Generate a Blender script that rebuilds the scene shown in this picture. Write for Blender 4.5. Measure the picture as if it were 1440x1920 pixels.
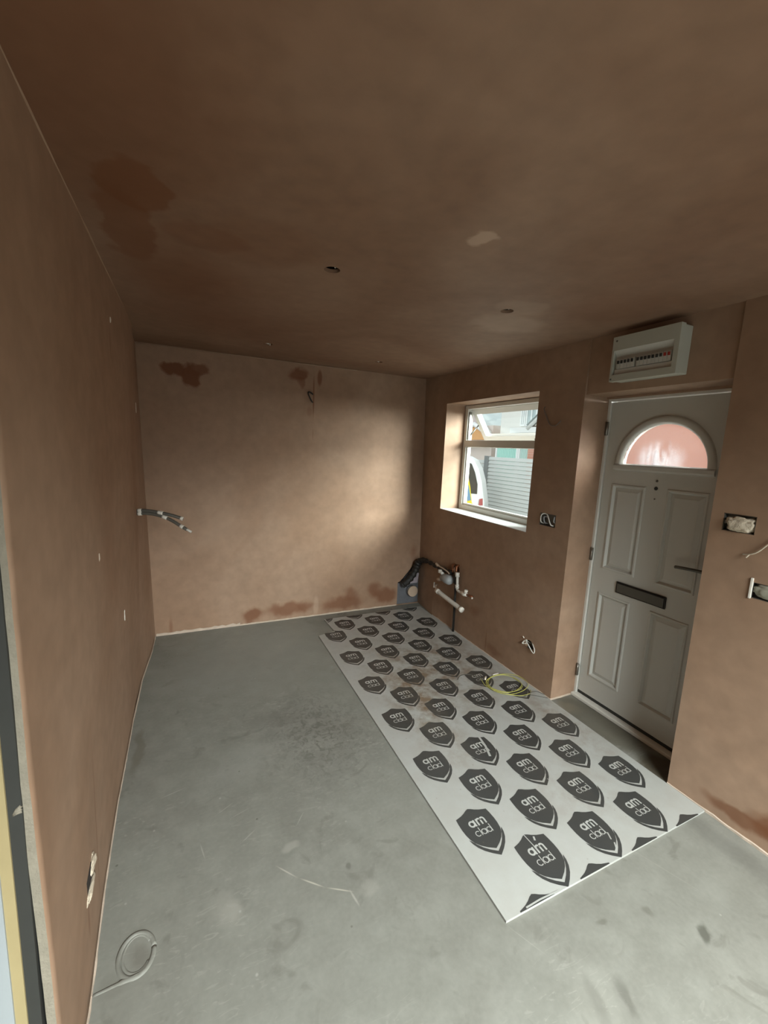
import bpy, bmesh, math, random
from mathutils import Vector, Matrix, noise as mnoise

for o in list(bpy.data.objects): bpy.data.objects.remove(o)
scene = bpy.context.scene
col = scene.collection
R = random.Random(7)

# ------------------------------------------------------------------ camera
def cam_axes(yaw, pitch, roll):
    f = Vector((math.sin(yaw)*math.cos(pitch), math.cos(yaw)*math.cos(pitch), -math.sin(pitch)))
    r = Vector((math.cos(yaw), -math.sin(yaw), 0)); d = f.cross(r)
    cr, sr = math.cos(roll), math.sin(roll)
    return cr*r + sr*d, -sr*r + cr*d, f
r_, d_, f_ = cam_axes(0.44057, 0.15010, -0.04630)
cd = bpy.data.cameras.new('camera'); cam = bpy.data.objects.new('camera', cd); col.objects.link(cam)
M = Matrix((( r_.x, -d_.x, -f_.x, 0), (r_.y, -d_.y, -f_.y, 0), (r_.z, -d_.z, -f_.z, 0), (0, 0, 0, 1)))
cam.matrix_world = Matrix.Translation((0, 0, 1.65)) @ M
cd.sensor_fit = 'VERTICAL'; cd.sensor_height = 24.0; cd.lens = 786.38/1920*24.0
cd.clip_start = 0.02; cd.clip_end = 200
scene.camera = cam

# ------------------------------------------------------------------ light
scene.view_settings.view_transform = 'Standard'; scene.view_settings.look = 'None'
scene.view_settings.gamma = 1.0; scene.view_settings.use_curve_mapping = False
scene.view_settings.exposure = 0.0
w = bpy.data.worlds.new('overcast'); scene.world = w; w.use_nodes = True
bg = w.node_tree.nodes['Background']; bg.inputs['Color'].default_value = (0.90, 0.97, 1.0, 1); bg.inputs['Strength'].default_value = 1.45

def area(name, loc, target, sx, sy, power, color=(1, 1, 1), spread=180):
    l = bpy.data.lights.new(name, 'AREA'); l.shape = 'RECTANGLE'; l.size = sx; l.size_y = sy
    l.energy = power; l.color = color; l.spread = math.radians(spread)
    o = bpy.data.objects.new(name, l); col.objects.link(o); o.location = loc
    o.rotation_euler = (Vector(target)-Vector(loc)).to_track_quat('-Z', 'Y').to_euler(); return o
# lamp added in an unseen rooflight, giving the daylight from behind the camera
area('unseen_rear_daylight', (0.95, -1.85, 2.42), (0.95, -0.65, 0.0), 1.5, 1.2, 222, (0.95, 1.0, 0.97), 112)
# lamp added at the unseen rear doorway to brighten the lower back wall
area('added_doorway_light', (1.0, -2.72, 1.62), (0.5, 3.8, -0.7), 1.8, .8, 10, (0.93, 1.0, 0.99), 42)
# open sky above the lane, falling through the kitchen window
area('window_daylight', (4.6, 0.1, 2.8), (2.4, 2.8, 1.45), 2.8, 2.2, 600, (0.95, 1.0, 0.97), 120)

# ------------------------------------------------------------------ dimensions
XL, XR, YB, H = -0.3014, 2.2161, 3.8019, 2.3590
XO = 2.506                 # outer face of the right wall
DY0, DY1 = 1.111, 1.893    # door recess
DX = 2.437                 # door frame face
WX = 2.4266                # window frame face

# ------------------------------------------------------------------ materials
def new_mat(name):
    m = bpy.data.materials.new(name); m.use_nodes = True
    nt = m.node_tree; return m, nt, nt.nodes['Principled BSDF']
def srgb(r, g, b):
    f = lambda c: (c/255/12.92) if c/255 <= .04045 else ((c/255+.055)/1.055)**2.4
    return (f(r), f(g), f(b), 1)
def simple(name, c, rough=.5, metal=0., var=.12, scale=9., bump=0.):
    m, nt, b = new_mat(name); N = nt.nodes; L = nt.links
    tc = N.new('ShaderNodeTexCoord'); n = N.new('ShaderNodeTexNoise'); n.inputs['Scale'].default_value = scale; n.inputs['Detail'].default_value = 6
    L.new(tc.outputs['Object'], n.inputs['Vector'])
    mx = N.new('ShaderNodeMix'); mx.data_type = 'RGBA'
    mx.inputs['A'].default_value = (*[v*(1-var) for v in c[:3]], 1); mx.inputs['B'].default_value = (*[min(1, v*(1+var)) for v in c[:3]], 1)
    L.new(n.outputs['Fac'], mx.inputs['Factor']); L.new(mx.outputs['Result'], b.inputs['Base Color'])
    b.inputs['Roughness'].default_value = rough; b.inputs['Metallic'].default_value = metal
    if bump:
        bp = N.new('ShaderNodeBump'); bp.inputs['Strength'].default_value = bump; bp.inputs['Distance'].default_value = .003
        n2 = N.new('ShaderNodeTexNoise'); n2.inputs['Scale'].default_value = scale*6; L.new(tc.outputs['Object'], n2.inputs['Vector'])
        L.new(n2.outputs['Fac'], bp.inputs['Height']); L.new(bp.outputs['Normal'], b.inputs['Normal'])
    return m

def patch_mask(nt, vec, c, r, soft=.35, rot=0.):
    """soft blob: c centre, r radii, both in the surface's own coordinates"""
    N = nt.nodes; L = nt.links
    mp = N.new('ShaderNodeMapping'); mp.vector_type = 'TEXTURE'
    mp.inputs['Location'].default_value = c; mp.inputs['Scale'].default_value = r; mp.inputs['Rotation'].default_value = rot if isinstance(rot, tuple) else (0, 0, rot)
    L.new(vec, mp.inputs['Vector'])
    ln = N.new('ShaderNodeVectorMath'); ln.operation = 'LENGTH'; L.new(mp.outputs['Vector'], ln.inputs[0])
    mr = N.new('ShaderNodeMapRange'); mr.interpolation_type = 'SMOOTHSTEP'
    mr.inputs['From Min'].default_value = 1.0; mr.inputs['From Max'].default_value = 1.0-soft
    L.new(ln.outputs['Value'], mr.inputs['Value']); return mr.outputs['Result']

def plaster(name, patches=(), light=srgb(157, 131, 110), dark=srgb(146, 118, 96), warp=.09, seed=0.):
    """skimmed pink plaster, half dried; patches = (centre, radii, strength, soft, kind)"""
    m, nt, b = new_mat(name); N = nt.nodes; L = nt.links
    tc = N.new('ShaderNodeTexCoord')
    off = N.new('ShaderNodeVectorMath'); off.operation = 'ADD'; off.inputs[1].default_value = (seed, seed*.7, seed*1.3); L.new(tc.outputs['Object'], off.inputs[0])
    big = N.new('ShaderNodeTexNoise'); big.inputs['Scale'].default_value = .9; big.inputs['Detail'].default_value = 5; big.inputs['Distortion'].default_value = 1.0
    L.new(off.outputs[0], big.inputs['Vector'])
    r1 = N.new('ShaderNodeMapRange'); r1.inputs['From Min'].default_value = .38; r1.inputs['From Max'].default_value = .64; L.new(big.outputs['Fac'], r1.inputs['Value'])
    mx = N.new('ShaderNodeMix'); mx.data_type = 'RGBA'; mx.inputs['A'].default_value = dark; mx.inputs['B'].default_value = light
    L.new(r1.outputs['Result'], mx.inputs['Factor'])
    fine = N.new('ShaderNodeTexNoise'); fine.inputs['Scale'].default_value = 14; fine.inputs['Detail'].default_value = 8; L.new(off.outputs[0], fine.inputs['Vector'])
    ov = N.new('ShaderNodeMix'); ov.data_type = 'RGBA'; ov.blend_type = 'OVERLAY'; ov.inputs['Factor'].default_value = .22
    L.new(mx.outputs['Result'], ov.inputs['A']); L.new(fine.outputs['Fac'], ov.inputs['B'])
    cur = ov.outputs['Result']
    # trowel sweeps
    wn = N.new('ShaderNodeTexNoise'); wn.inputs['Scale'].default_value = 9.0; wn.inputs['Detail'].default_value = 7; L.new(off.outputs[0], wn.inputs['Vector'])
    ws = N.new('ShaderNodeVectorMath'); ws.operation = 'SUBTRACT'; ws.inputs[1].default_value = (.5, .5, .5); L.new(wn.outputs['Color'], ws.inputs[0])
    wk = N.new('ShaderNodeVectorMath'); wk.operation = 'SCALE'; wk.inputs['Scale'].default_value = warp*2; L.new(ws.outputs[0], wk.inputs[0])
    wv = N.new('ShaderNodeVectorMath'); wv.operation = 'ADD'; L.new(tc.outputs['Object'], wv.inputs[0]); L.new(wk.outputs[0], wv.inputs[1])
    for (c, r, k, soft, kind) in patches:
        src = tc.outputs['Object'] if kind.endswith('!') else wv.outputs[0]
        msk = patch_mask(nt, src, c, r, soft)
        ml = N.new('ShaderNodeMath'); ml.operation = 'MULTIPLY'; ml.inputs[1].default_value = k; L.new(msk, ml.inputs[0])
        pm = N.new('ShaderNodeMix'); pm.data_type = 'RGBA'
        pm.inputs['B'].default_value = {'damp_dark': srgb(112, 70, 44), 'dry': srgb(206, 180, 158), 'fill': srgb(196, 184, 168)}[kind.strip('!')]
        L.new(ml.outputs[0], pm.inputs['Factor']); L.new(cur, pm.inputs['A']); cur = pm.outputs['Result']
    L.new(cur, b.inputs['Base Color'])
    b.inputs['Roughness'].default_value = .62; b.inputs['Specular IOR Level'].default_value = .3
    bp = N.new('ShaderNodeBump'); bp.inputs['Strength'].default_value = .25; bp.inputs['Distance'].default_value = .01
    bn = N.new('ShaderNodeTexNoise'); bn.inputs['Scale'].default_value = 3.5; bn.inputs['Detail'].default_value = 4; L.new(off.outputs[0], bn.inputs['Vector'])
    L.new(bn.outputs['Fac'], bp.inputs['Height']); L.new(bp.outputs['Normal'], b.inputs['Normal'])
    return m

BIG = 50.
back_patches = [
    ((-.085, YB, 2.19), (.10, BIG, .065), .95, .35, 'damp_dark'), ((.03, YB, 2.15), (.09, BIG, .10), .95, .35, 'damp_dark'), ((.09, YB, 2.20), (.10, BIG, .06), .8, .4, 'damp_dark'),
    ((.90, YB, 2.26), (.11, BIG, .07), .85, .5, 'damp_dark'), ((.93, YB, 2.20), (.05, BIG, .06), .6, .6, 'damp_dark'), ((1.093, YB, 2.25), (.028, BIG, .09), .8, .5, 'damp_dark!'),
    ((1.04, YB, 2.08), (.010, BIG, .24), .75, .6, 'damp_dark!'), ((1.005, YB, 1.95), (.035, BIG, .06), .35, .6, 'damp_dark!'),
    ((1.04, YB, 1.75), (.006, BIG, .07), .4, .6, 'damp_dark!'),
    ((.50, YB, .085), (.13, BIG, .09), .8, .6, 'damp_dark'), ((.84, YB, .10), (.30, BIG, .09), .75, .6, 'damp_dark'), ((1.0, YB, .12), (.10, BIG, .08), .4, .6, 'damp_dark'),
    ((1.38, YB, .10), (.28, BIG, .10), .7, .6, 'damp_dark'), ((1.47, YB, .19), (.10, BIG, .10), .6, .7, 'damp_dark'), ((1.72, YB, .19), (.10, BIG, .13), .7, .7, 'damp_dark'),
    ((1.86, YB, .13), (.17, BIG, .12), .75, .6, 'damp_dark'), ((-.16, YB, .06), (.022, BIG, .12), .5, .8, 'damp_dark!'), ((2.16, YB, .58), (.06, BIG, .12), .5, .9, 'damp_dark!'),
    ((1.105, YB, .10), (.035, BIG, .14), .2, .6, 'dry!'),
    ((.25, YB, .95), (.30, BIG, .5), .15, .9, 'dry'),
]
right_patches = [
    ((XR, .80, .085), (BIG, .18, .05), .7, .5, 'damp_dark'), ((XR, .66, .12), (BIG, .14, .08), .8, .5, 'damp_dark'),
    ((XR, 2.78, .30), (BIG, .10, .07), .45, .8, 'damp_dark'), ((XR, 2.60, .10), (BIG, .01, .12), .5, .7, 'damp_dark!'),
    ((XR, 2.50, .07), (BIG, .14, .05), .4, .7, 'damp_dark'), ((XR, 3.05, .35), (BIG, .05, .14), .35, .9, 'damp_dark'),
    ((XR, 3.15, .58), (BIG, .14, .07), .4, .9, 'damp_dark'),
]
left_patches = [
    ((XL, 1.50, .35), (BIG, .012, .45), .45, .8, 'damp_dark!'), ((XL, 1.30, .22), (BIG, .02, .08), .5, .8, 'damp_dark!'),
    ((XL, 2.30, 2.05), (BIG, .02, .08), .5, .8, 'damp_dark!'), ((XL, 3.0, 1.2), (BIG, .14, 1.2), .25, .8, 'damp_dark'),
    ((XL, 2.35, .65), (BIG, .015, .1), .4, .8, 'damp_dark!'), ((XL, 2.0, 1.3), (BIG, .3, .6), .2, .9, 'damp_dark'),
]
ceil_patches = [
    ((-.12, 1.52, H), (.10, .15, BIG), .7, .18, 'damp_dark'), ((-.17, 1.82, H), (.10, .30, BIG), .6, .25, 'damp_dark'), ((.08, 1.75, H), (.16, .12, BIG), .35, .3, 'damp_dark'), ((.0, 2.2, H), (.35, .5, BIG), .45, .8, 'damp_dark'), ((.2, 2.9, H), (.5, .6, BIG), .3, .9, 'damp_dark'),
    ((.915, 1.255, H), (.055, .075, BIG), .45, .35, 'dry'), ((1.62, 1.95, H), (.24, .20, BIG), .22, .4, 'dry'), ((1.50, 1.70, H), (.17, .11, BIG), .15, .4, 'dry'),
    ((1.2, 3.55, H), (.9, .2, BIG), .3, .9, 'damp_dark'), ((-.1, .4, H), (.6, .9, BIG), .6, .9, 'damp_dark'), ((-.2, 1.2, H), (.55, .8, BIG), .45, .9, 'damp_dark'), ((.15, 2.4, H), (.6, .9, BIG), .3, .9, 'damp_dark'), ((1.86, 1.5, H), (.35, .35, BIG), .3, .7, 'damp_dark'),  # broad brown darkening: ceiling's left side, back edge and beside the fuse box
    ((.28, 1.7, H), (.25, .25, BIG), .3, .5, 'damp_dark'),
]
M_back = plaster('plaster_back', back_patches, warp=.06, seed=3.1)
M_right = plaster('plaster_right', right_patches, warp=.04, seed=8.4)
M_left = plaster('plaster_left', left_patches, warp=.04, seed=1.7)
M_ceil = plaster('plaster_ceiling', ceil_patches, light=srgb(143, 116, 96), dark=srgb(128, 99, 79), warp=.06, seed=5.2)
M_plain = plaster('plaster_plain', (), seed=11.)
M_white = simple('white_upvc', srgb(214, 213, 206), .35, var=.03)
M_door = simple('white_door_skin', srgb(196, 197, 191), .4, var=.03, scale=3)
M_sill = simple('white_plaster_sill', srgb(226, 230, 228), .5, var=.03)
M_cu = simple('grey_white_plastic', srgb(176, 178, 166), .4, var=.03)
M_cu_in = simple('breaker_plastic', srgb(190, 190, 182), .4, var=.04)
M_black = simple('black_rubber', srgb(30, 28, 25), .6, var=.3, scale=30)
M_dark = simple('dark_grey', srgb(46, 47, 44), .7, var=.15, scale=20)
M_red = simple('red_plastic', srgb(150, 48, 40), .4)
M_metal = simple('dull_metal', srgb(120, 118, 112), .45, .7, var=.15, scale=25)
M_chrome = simple('worn_chrome', srgb(150, 148, 142), .3, .9, var=.1, scale=25)
M_gun = simple('letter_plate_metal', srgb(104, 104, 98), .42, .6, var=.08, scale=12)
M_copper = simple('copper_pipe', srgb(130, 84, 58), .4, .6, var=.2, scale=30)
M_pipe = simple('white_plastic_pipe', srgb(206, 204, 196), .4, var=.06, scale=20)
M_greypl = simple('grey_plastic', srgb(150, 154, 156), .45, var=.12, scale=20)
M_dpm = simple('grey_membrane', srgb(96, 98, 102), .4, var=.3, scale=14, bump=.6)
M_beige = simple('beige_cap', srgb(178, 158, 138), .6, var=.06)
M_tape = simple('white_tape', srgb(222, 218, 208), .6, var=.05)
M_conduit = simple('grey_cable', srgb(92, 90, 84), .5, var=.1, scale=20)
M_yg = simple('yellow_green_wire', srgb(172, 170, 92), .45, var=.15, scale=14)
M_wool = simple('torn_paper', srgb(196, 184, 164), .9, var=.2, scale=40, bump=.8)
M_bead = simple('pale_bead', srgb(186, 170, 154), .7, var=.25, scale=20)
M_edge = simple('raw_plasterboard_edge', srgb(132, 126, 112), .85, var=.22, scale=24, bump=.8)
M_timber = simple('pale_timber', srgb(156, 142, 104), .7, var=.1, scale=12)
M_lining = simple('white_lining', srgb(150, 157, 160), .5, var=.03)
M_void = simple('dark_void', srgb(34, 26, 20), .9, var=.2)

def floor_mat():
    m, nt, b = new_mat('concrete_screed'); N = nt.nodes; L = nt.links
    tc = N.new('ShaderNodeTexCoord'); V = tc.outputs['Object']
    def noi(s, d=6, dist=0., vec=V):
        n = N.new('ShaderNodeTexNoise'); n.inputs['Scale'].default_value = s; n.inputs['Detail'].default_value = d; n.inputs['Distortion'].default_value = dist; L.new(vec, n.inputs['Vector']); return n
    def rng(v, a, c, lo=0., hi=1.):
        r = N.new('ShaderNodeMapRange'); r.inputs['From Min'].default_value = a; r.inputs['From Max'].default_value = c
        r.inputs['To Min'].default_value = lo; r.inputs['To Max'].default_value = hi; L.new(v, r.inputs['Value']); return r.outputs['Result']
    def mix(fac, a, c, kind='MIX'):
        x = N.new('ShaderNodeMix'); x.data_type = 'RGBA'; x.blend_type = kind
        (L.new(fac, x.inputs['Factor']) if not isinstance(fac, float) else setattr(x.inputs['Factor'], 'default_value', fac))
        (L.new(a, x.inputs['A']) if not isinstance(a, tuple) else setattr(x.inputs['A'], 'default_value', a))
        (L.new(c, x.inputs['B']) if not isinstance(c, tuple) else setattr(x.inputs['B'], 'default_value', c)); return x.outputs['Result']
    cur = mix(rng(noi(1.3, 8, .6).outputs['Fac'], .35, .65), srgb(112, 112, 105), srgb(121, 122, 115))
    cur = mix(rng(noi(9, 10).outputs['Fac'], .42, .66, 0, .28), cur, srgb(142, 143, 136))
    # broken pale scuffs, directional
    mp = N.new('ShaderNodeMapping'); mp.inputs['Scale'].default_value = (3.2, 11, 1); mp.inputs['Rotation'].default_value = (0, 0, .7); L.new(V, mp.inputs['Vector'])
    sc = rng(noi(3.2, 12, 2.6, mp.outputs['Vector']).outputs['Fac'], .58, .68, 0, .5)
    zone = rng(noi(1.1, 3, .5).outputs['Fac'], .46, .60); pz = patch_mask(nt, V, (.6, 2.0, 0), (.75, 1.0, BIG), 1.)
    za = N.new('ShaderNodeMath'); za.operation = 'MULTIPLY_ADD'; za.inputs[1].default_value = .55; za.use_clamp = True; L.new(pz, za.inputs[0])
    zb = N.new('ShaderNodeMath'); zb.operation = 'MULTIPLY'; zb.inputs[1].default_value = .6; L.new(zone, zb.inputs[0]); L.new(zb.outputs[0], za.inputs[2])
    zm = N.new('ShaderNodeMath'); zm.operation = 'MULTIPLY'; L.new(sc, zm.inputs[0]); L.new(za.outputs[0], zm.inputs[1])
    cur = mix(zm.outputs[0], cur, srgb(160, 160, 152))
    # crumbly darker grain where the screed was patched
    gr = rng(noi(26, 12, 1.2).outputs['Fac'], .40, .52, .8, 0); pg = patch_mask(nt, V, (.66, 2.15, 0), (.42, .62, BIG), 1.)
    gm = N.new('ShaderNodeMath'); gm.operation = 'MULTIPLY'; L.new(gr, gm.inputs[0]); L.new(pg, gm.inputs[1])
    cur = mix(gm.outputs[0], cur, srgb(86, 85, 78))
    gf = rng(noi(60, 6).outputs['Fac'], .3, .7, 0, .16); cur = mix(gf, cur, srgb(150, 150, 142))
    cur = mix(rng(noi(6.5, 10, 1.5).outputs['Fac'], .30, .38, .5, 0), cur, srgb(100, 99, 92))
    wn = noi(7, 5); ws = N.new('ShaderNodeVectorMath'); ws.operation = 'SUBTRACT'; ws.inputs[1].default_value = (.5, .5, .5); L.new(wn.outputs['Color'], ws.inputs[0])
    wk = N.new('ShaderNodeVectorMath'); wk.operation = 'SCALE'; wk.inputs['Scale'].default_value = .10; L.new(ws.outputs[0], wk.inputs[0])
    wv = N.new('ShaderNodeVectorMath'); wv.operation = 'ADD'; L.new(V, wv.inputs[0]); L.new(wk.outputs[0], wv.inputs[1])
    spots = [((2.32, 1.60, 0), (.16, .38, BIG), .62, .4, (76, 69, 54), 0), ((2.30, 1.20, 0), (.16, .13, BIG), .85, .5, (66, 58, 44), 0),
             ((2.25, 1.78, 0), (.10, .08, BIG), .4, .6, (124, 116, 99), 0),
             ((1.64, .62, 0), (.05, .022, BIG), .75, .6, (70, 70, 62), .5), ((1.10, .66, 0), (.03, .10, BIG), .4, .7, (71, 69, 63), -.3), ((1.20, .62, 0), (.02, .08, BIG), .4, .7, (71, 69, 63), -.2),
             ((1.03, .58, 0), (.015, .06, BIG), .45, .7, (90, 88, 80), -.3), ((1.5, .75, 0), (.02, .03, BIG), .5, .7, (84, 82, 74), 0), ((1.33, .80, 0), (.03, .015, BIG), .5, .7, (84, 82, 74), 0),
             ((-.27, 2.35, 0), (.035, .22, BIG), .6, .5, (100, 96, 84), 0), ((.105, 1.335, 0), (.05, .065, BIG), .35, .9, (152, 151, 143), .3), ((-.175, 1.31, 0), (.045, .055, BIG), .45, .7, (92, 88, 80), .3), ((-.24, 1.24, 0), (.06, .05, BIG), .35, .8, (96, 94, 86), .3), ((.55, 3.2, 0), (1.1, 1.0, BIG), .45, .9, (158, 159, 152), 0), ((.345, 1.50, 0), (.05, .03, BIG), .5, .6, (152, 151, 143), .2), ((.545, 1.325, 0), (.016, .022, BIG), .6, .6, (84, 82, 76), 0), ((.58, 1.24, 0), (.05, .03, BIG), .35, .7, (148, 147, 139), 0), ((1.1, .66, 0), (.16, .12, BIG), .25, .8, (146, 146, 138), .8), ((.1, 3.1, 0), (.5, .5, BIG), .3, .9, (142, 143, 137), 0),  # wide pale spot paints extra brightness into the dusty far floor
             ((.25, 2.05, 0), (.30, .16, BIG), .28, .8, (146, 146, 141), .4), ((.45, 2.35, 0), (.22, .10, BIG), .25, .8, (92, 92, 86), -.3),
             ((2.09, .9, 0), (.07, .9, BIG), .35, .8, (89, 88, 83), .12), ((.09, 1.35, 0), (.06, .10, BIG), .35, .7, (147, 146, 139), .3)]
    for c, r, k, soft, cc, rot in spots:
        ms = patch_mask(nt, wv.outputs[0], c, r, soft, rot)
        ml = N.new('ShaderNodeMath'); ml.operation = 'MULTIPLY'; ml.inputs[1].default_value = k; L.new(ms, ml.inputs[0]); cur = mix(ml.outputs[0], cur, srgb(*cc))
    # thin pale scratches and small dark specks
    for c, r, k, rot, cc in [((.315, 1.407, 0), (.062, .0045, BIG), .9, -.86, (159, 156, 146)), ((.395, 1.328, 0), (.062, .0045, BIG), .9, -.72, (170, 166, 154)), ((.485, 1.263, 0), (.065, .0040, BIG), .85, -.54, (168, 164, 152)), ((.525, 1.215, 0), (.006, .045, BIG), .6, .2, (160, 158, 150)),
                             ((.12, 1.80, 0), (.06, .003, BIG), .5, .5, (158, 158, 150)), ((1.72, .86, 0), (.3, .003, BIG), .35, -1.2, (142, 142, 134)), ((.18, 1.75, 0), (.06, .003, BIG), .45, .3, (156, 156, 148)),
                             ((-.10, 1.98, 0), (.07, .003, BIG), .6, .25, (160, 160, 152)), ((.02, 1.62, 0), (.004, .05, BIG), .5, .2, (158, 158, 150)), ((.42, 1.62, 0), (.05, .003, BIG), .5, .9, (158, 158, 150)),
                             ((.20, 1.62, 0), (.05, .004, BIG), .5, .6, (158, 158, 150)), ((1.02, .86, 0), (.10, .002, BIG), .4, -1.1, (150, 150, 142))]:
        ms = patch_mask(nt, V, c, r, .8, rot)
        ml = N.new('ShaderNodeMath'); ml.operation = 'MULTIPLY'; ml.inputs[1].default_value = k; L.new(ms, ml.inputs[0]); cur = mix(ml.outputs[0], cur, srgb(*cc))
    vo = N.new('ShaderNodeTexVoronoi'); vo.inputs['Scale'].default_value = 5.5; L.new(V, vo.inputs['Vector'])
    cur = mix(rng(vo.outputs['Distance'], .018, .034, .75, 0), cur, srgb(84, 82, 74))
    vo2 = N.new('ShaderNodeTexVoronoi'); vo2.inputs['Scale'].default_value = 8.3; L.new(V, vo2.inputs['Vector'])
    cur = mix(rng(vo2.outputs['Distance'], .02, .05, .6, 0), cur, srgb(162, 162, 154))
    L.new(cur, b.inputs['Base Color'])
    L.new(rng(noi(4, 6).outputs['Fac'], .3, .7, .42, .68), b.inputs['Roughness']); b.inputs['Specular IOR Level'].default_value = .4
    bp = N.new('ShaderNodeBump'); bp.inputs['Strength'].default_value = .35; bp.inputs['Distance'].default_value = .006
    L.new(noi(11, 9, .5).outputs['Fac'], bp.inputs['Height']); L.new(bp.outputs['Normal'], b.inputs['Normal'])
    return m
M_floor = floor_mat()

def board_mats():
    out = []
    for name, base, dirt, k in (('board_white', srgb(164, 166, 162), srgb(116, 94, 70), .85), ('board_print', srgb(58, 59, 58), srgb(96, 90, 80), .45), ('board_letters', srgb(170, 172, 168), srgb(134, 122, 104), .5)):
        m, nt, b = new_mat(name); N = nt.nodes; L = nt.links; tc = N.new('ShaderNodeTexCoord'); V = tc.outputs['Object']
        n = N.new('ShaderNodeTexNoise'); n.inputs['Scale'].default_value = 7; n.inputs['Detail'].default_value = 10; n.inputs['Roughness'].default_value = .7; L.new(V, n.inputs['Vector'])
        r = N.new('ShaderNodeMapRange'); r.inputs['From Min'].default_value = .40; r.inputs['From Max'].default_value = .62; L.new(n.outputs['Fac'], r.inputs['Value'])
        # dust gathers in the walked-on middle of the board and along the wall side
        add = None
        for c, rr, s in (((1.7, 2.55, 0), (.75, .8, BIG), .9), ((1.35, 2.25, 0), (.3, .55, BIG), .7), ((2.1, 1.7, 0), (.16, .6, BIG), .6), ((1.3, 1.9, 0), (.25, .5, BIG), .4), ((1.75, 1.25, 0), (.35, .3, BIG), .3)):
            ms = patch_mask(nt, V, c, rr, 1.); a = N.new('ShaderNodeMath'); a.operation = 'MULTIPLY_ADD'; a.inputs[1].default_value = s; L.new(ms, a.inputs[0])
            if add is None: a.inputs[2].default_value = .12
            else: L.new(add, a.inputs[2])
            add = a.outputs[0]
        mu = N.new('ShaderNodeMath'); mu.operation = 'MULTIPLY'; mu.use_clamp = True; L.new(add, mu.inputs[0]); L.new(r.outputs['Result'], mu.inputs[1])
        mk = N.new('ShaderNodeMath'); mk.operation = 'MULTIPLY'; mk.inputs[1].default_value = k; L.new(mu.outputs[0], mk.inputs[0])
        mx = N.new('ShaderNodeMix'); mx.data_type = 'RGBA'; mx.inputs['A'].default_value = base; mx.inputs['B'].default_value = dirt; L.new(mk.outputs[0], mx.inputs['Factor'])
        sp = N.new('ShaderNodeTexVoronoi'); sp.inputs['Scale'].default_value = 16; L.new(V, sp.inputs['Vector'])
        sr = N.new('ShaderNodeMapRange'); sr.inputs['From Min'].default_value = .03; sr.inputs['From Max'].default_value = .07; sr.inputs['To Min'].default_value = .35; sr.inputs['To Max'].default_value = 0.; L.new(sp.outputs['Distance'], sr.inputs['Value'])
        m2 = N.new('ShaderNodeMix'); m2.data_type = 'RGBA'; m2.inputs['B'].default_value = srgb(118, 106, 90); L.new(sr.outputs['Result'], m2.inputs['Factor']); L.new(mx.outputs['Result'], m2.inputs['A'])
        L.new(m2.outputs['Result'], b.inputs['Base Color'])
        rr_ = N.new('ShaderNodeMapRange'); rr_.inputs['To Min'].default_value = .26; rr_.inputs['To Max'].default_value = .5; L.new(n.outputs['Fac'], rr_.inputs['Value']); L.new(rr_.outputs['Result'], b.inputs['Roughness'])
        out.append(m)
    return out
M_bw, M_bp, M_bl = board_mats()

def glass_mat(name, tint=(.95, .97, .96, 1), gloss=.08, rough=0.0):
    m = bpy.data.materials.new(name); m.use_nodes = True; nt = m.node_tree; N = nt.nodes; L = nt.links
    N.remove(N['Principled BSDF']); out = N['Material Output']
    t = N.new('ShaderNodeBsdfTransparent'); t.inputs['Color'].default_value = tint
    g = N.new('ShaderNodeBsdfGlossy'); g.inputs['Roughness'].default_value = max(rough, .02)
    mx = N.new('ShaderNodeMixShader'); lw = N.new('ShaderNodeLayerWeight'); lw.inputs['Blend'].default_value = .5
    pw = N.new('ShaderNodeMath'); pw.operation = 'POWER'; pw.inputs[1].default_value = 5.; L.new(lw.outputs['Facing'], pw.inputs[0])
    fr = N.new('ShaderNodeMath'); fr.operation = 'MULTIPLY_ADD'; fr.inputs[1].default_value = .6; fr.inputs[2].default_value = .03; L.new(pw.outputs[0], fr.inputs[0])
    L.new(fr.outputs[0], mx.inputs['Fac']); L.new(t.outputs[0], mx.inputs[1]); L.new(g.outputs[0], mx.inputs[2]); L.new(mx.outputs[0], out.inputs['Surface'])
    return m
M_glass = glass_mat('clear_glass')
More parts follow.
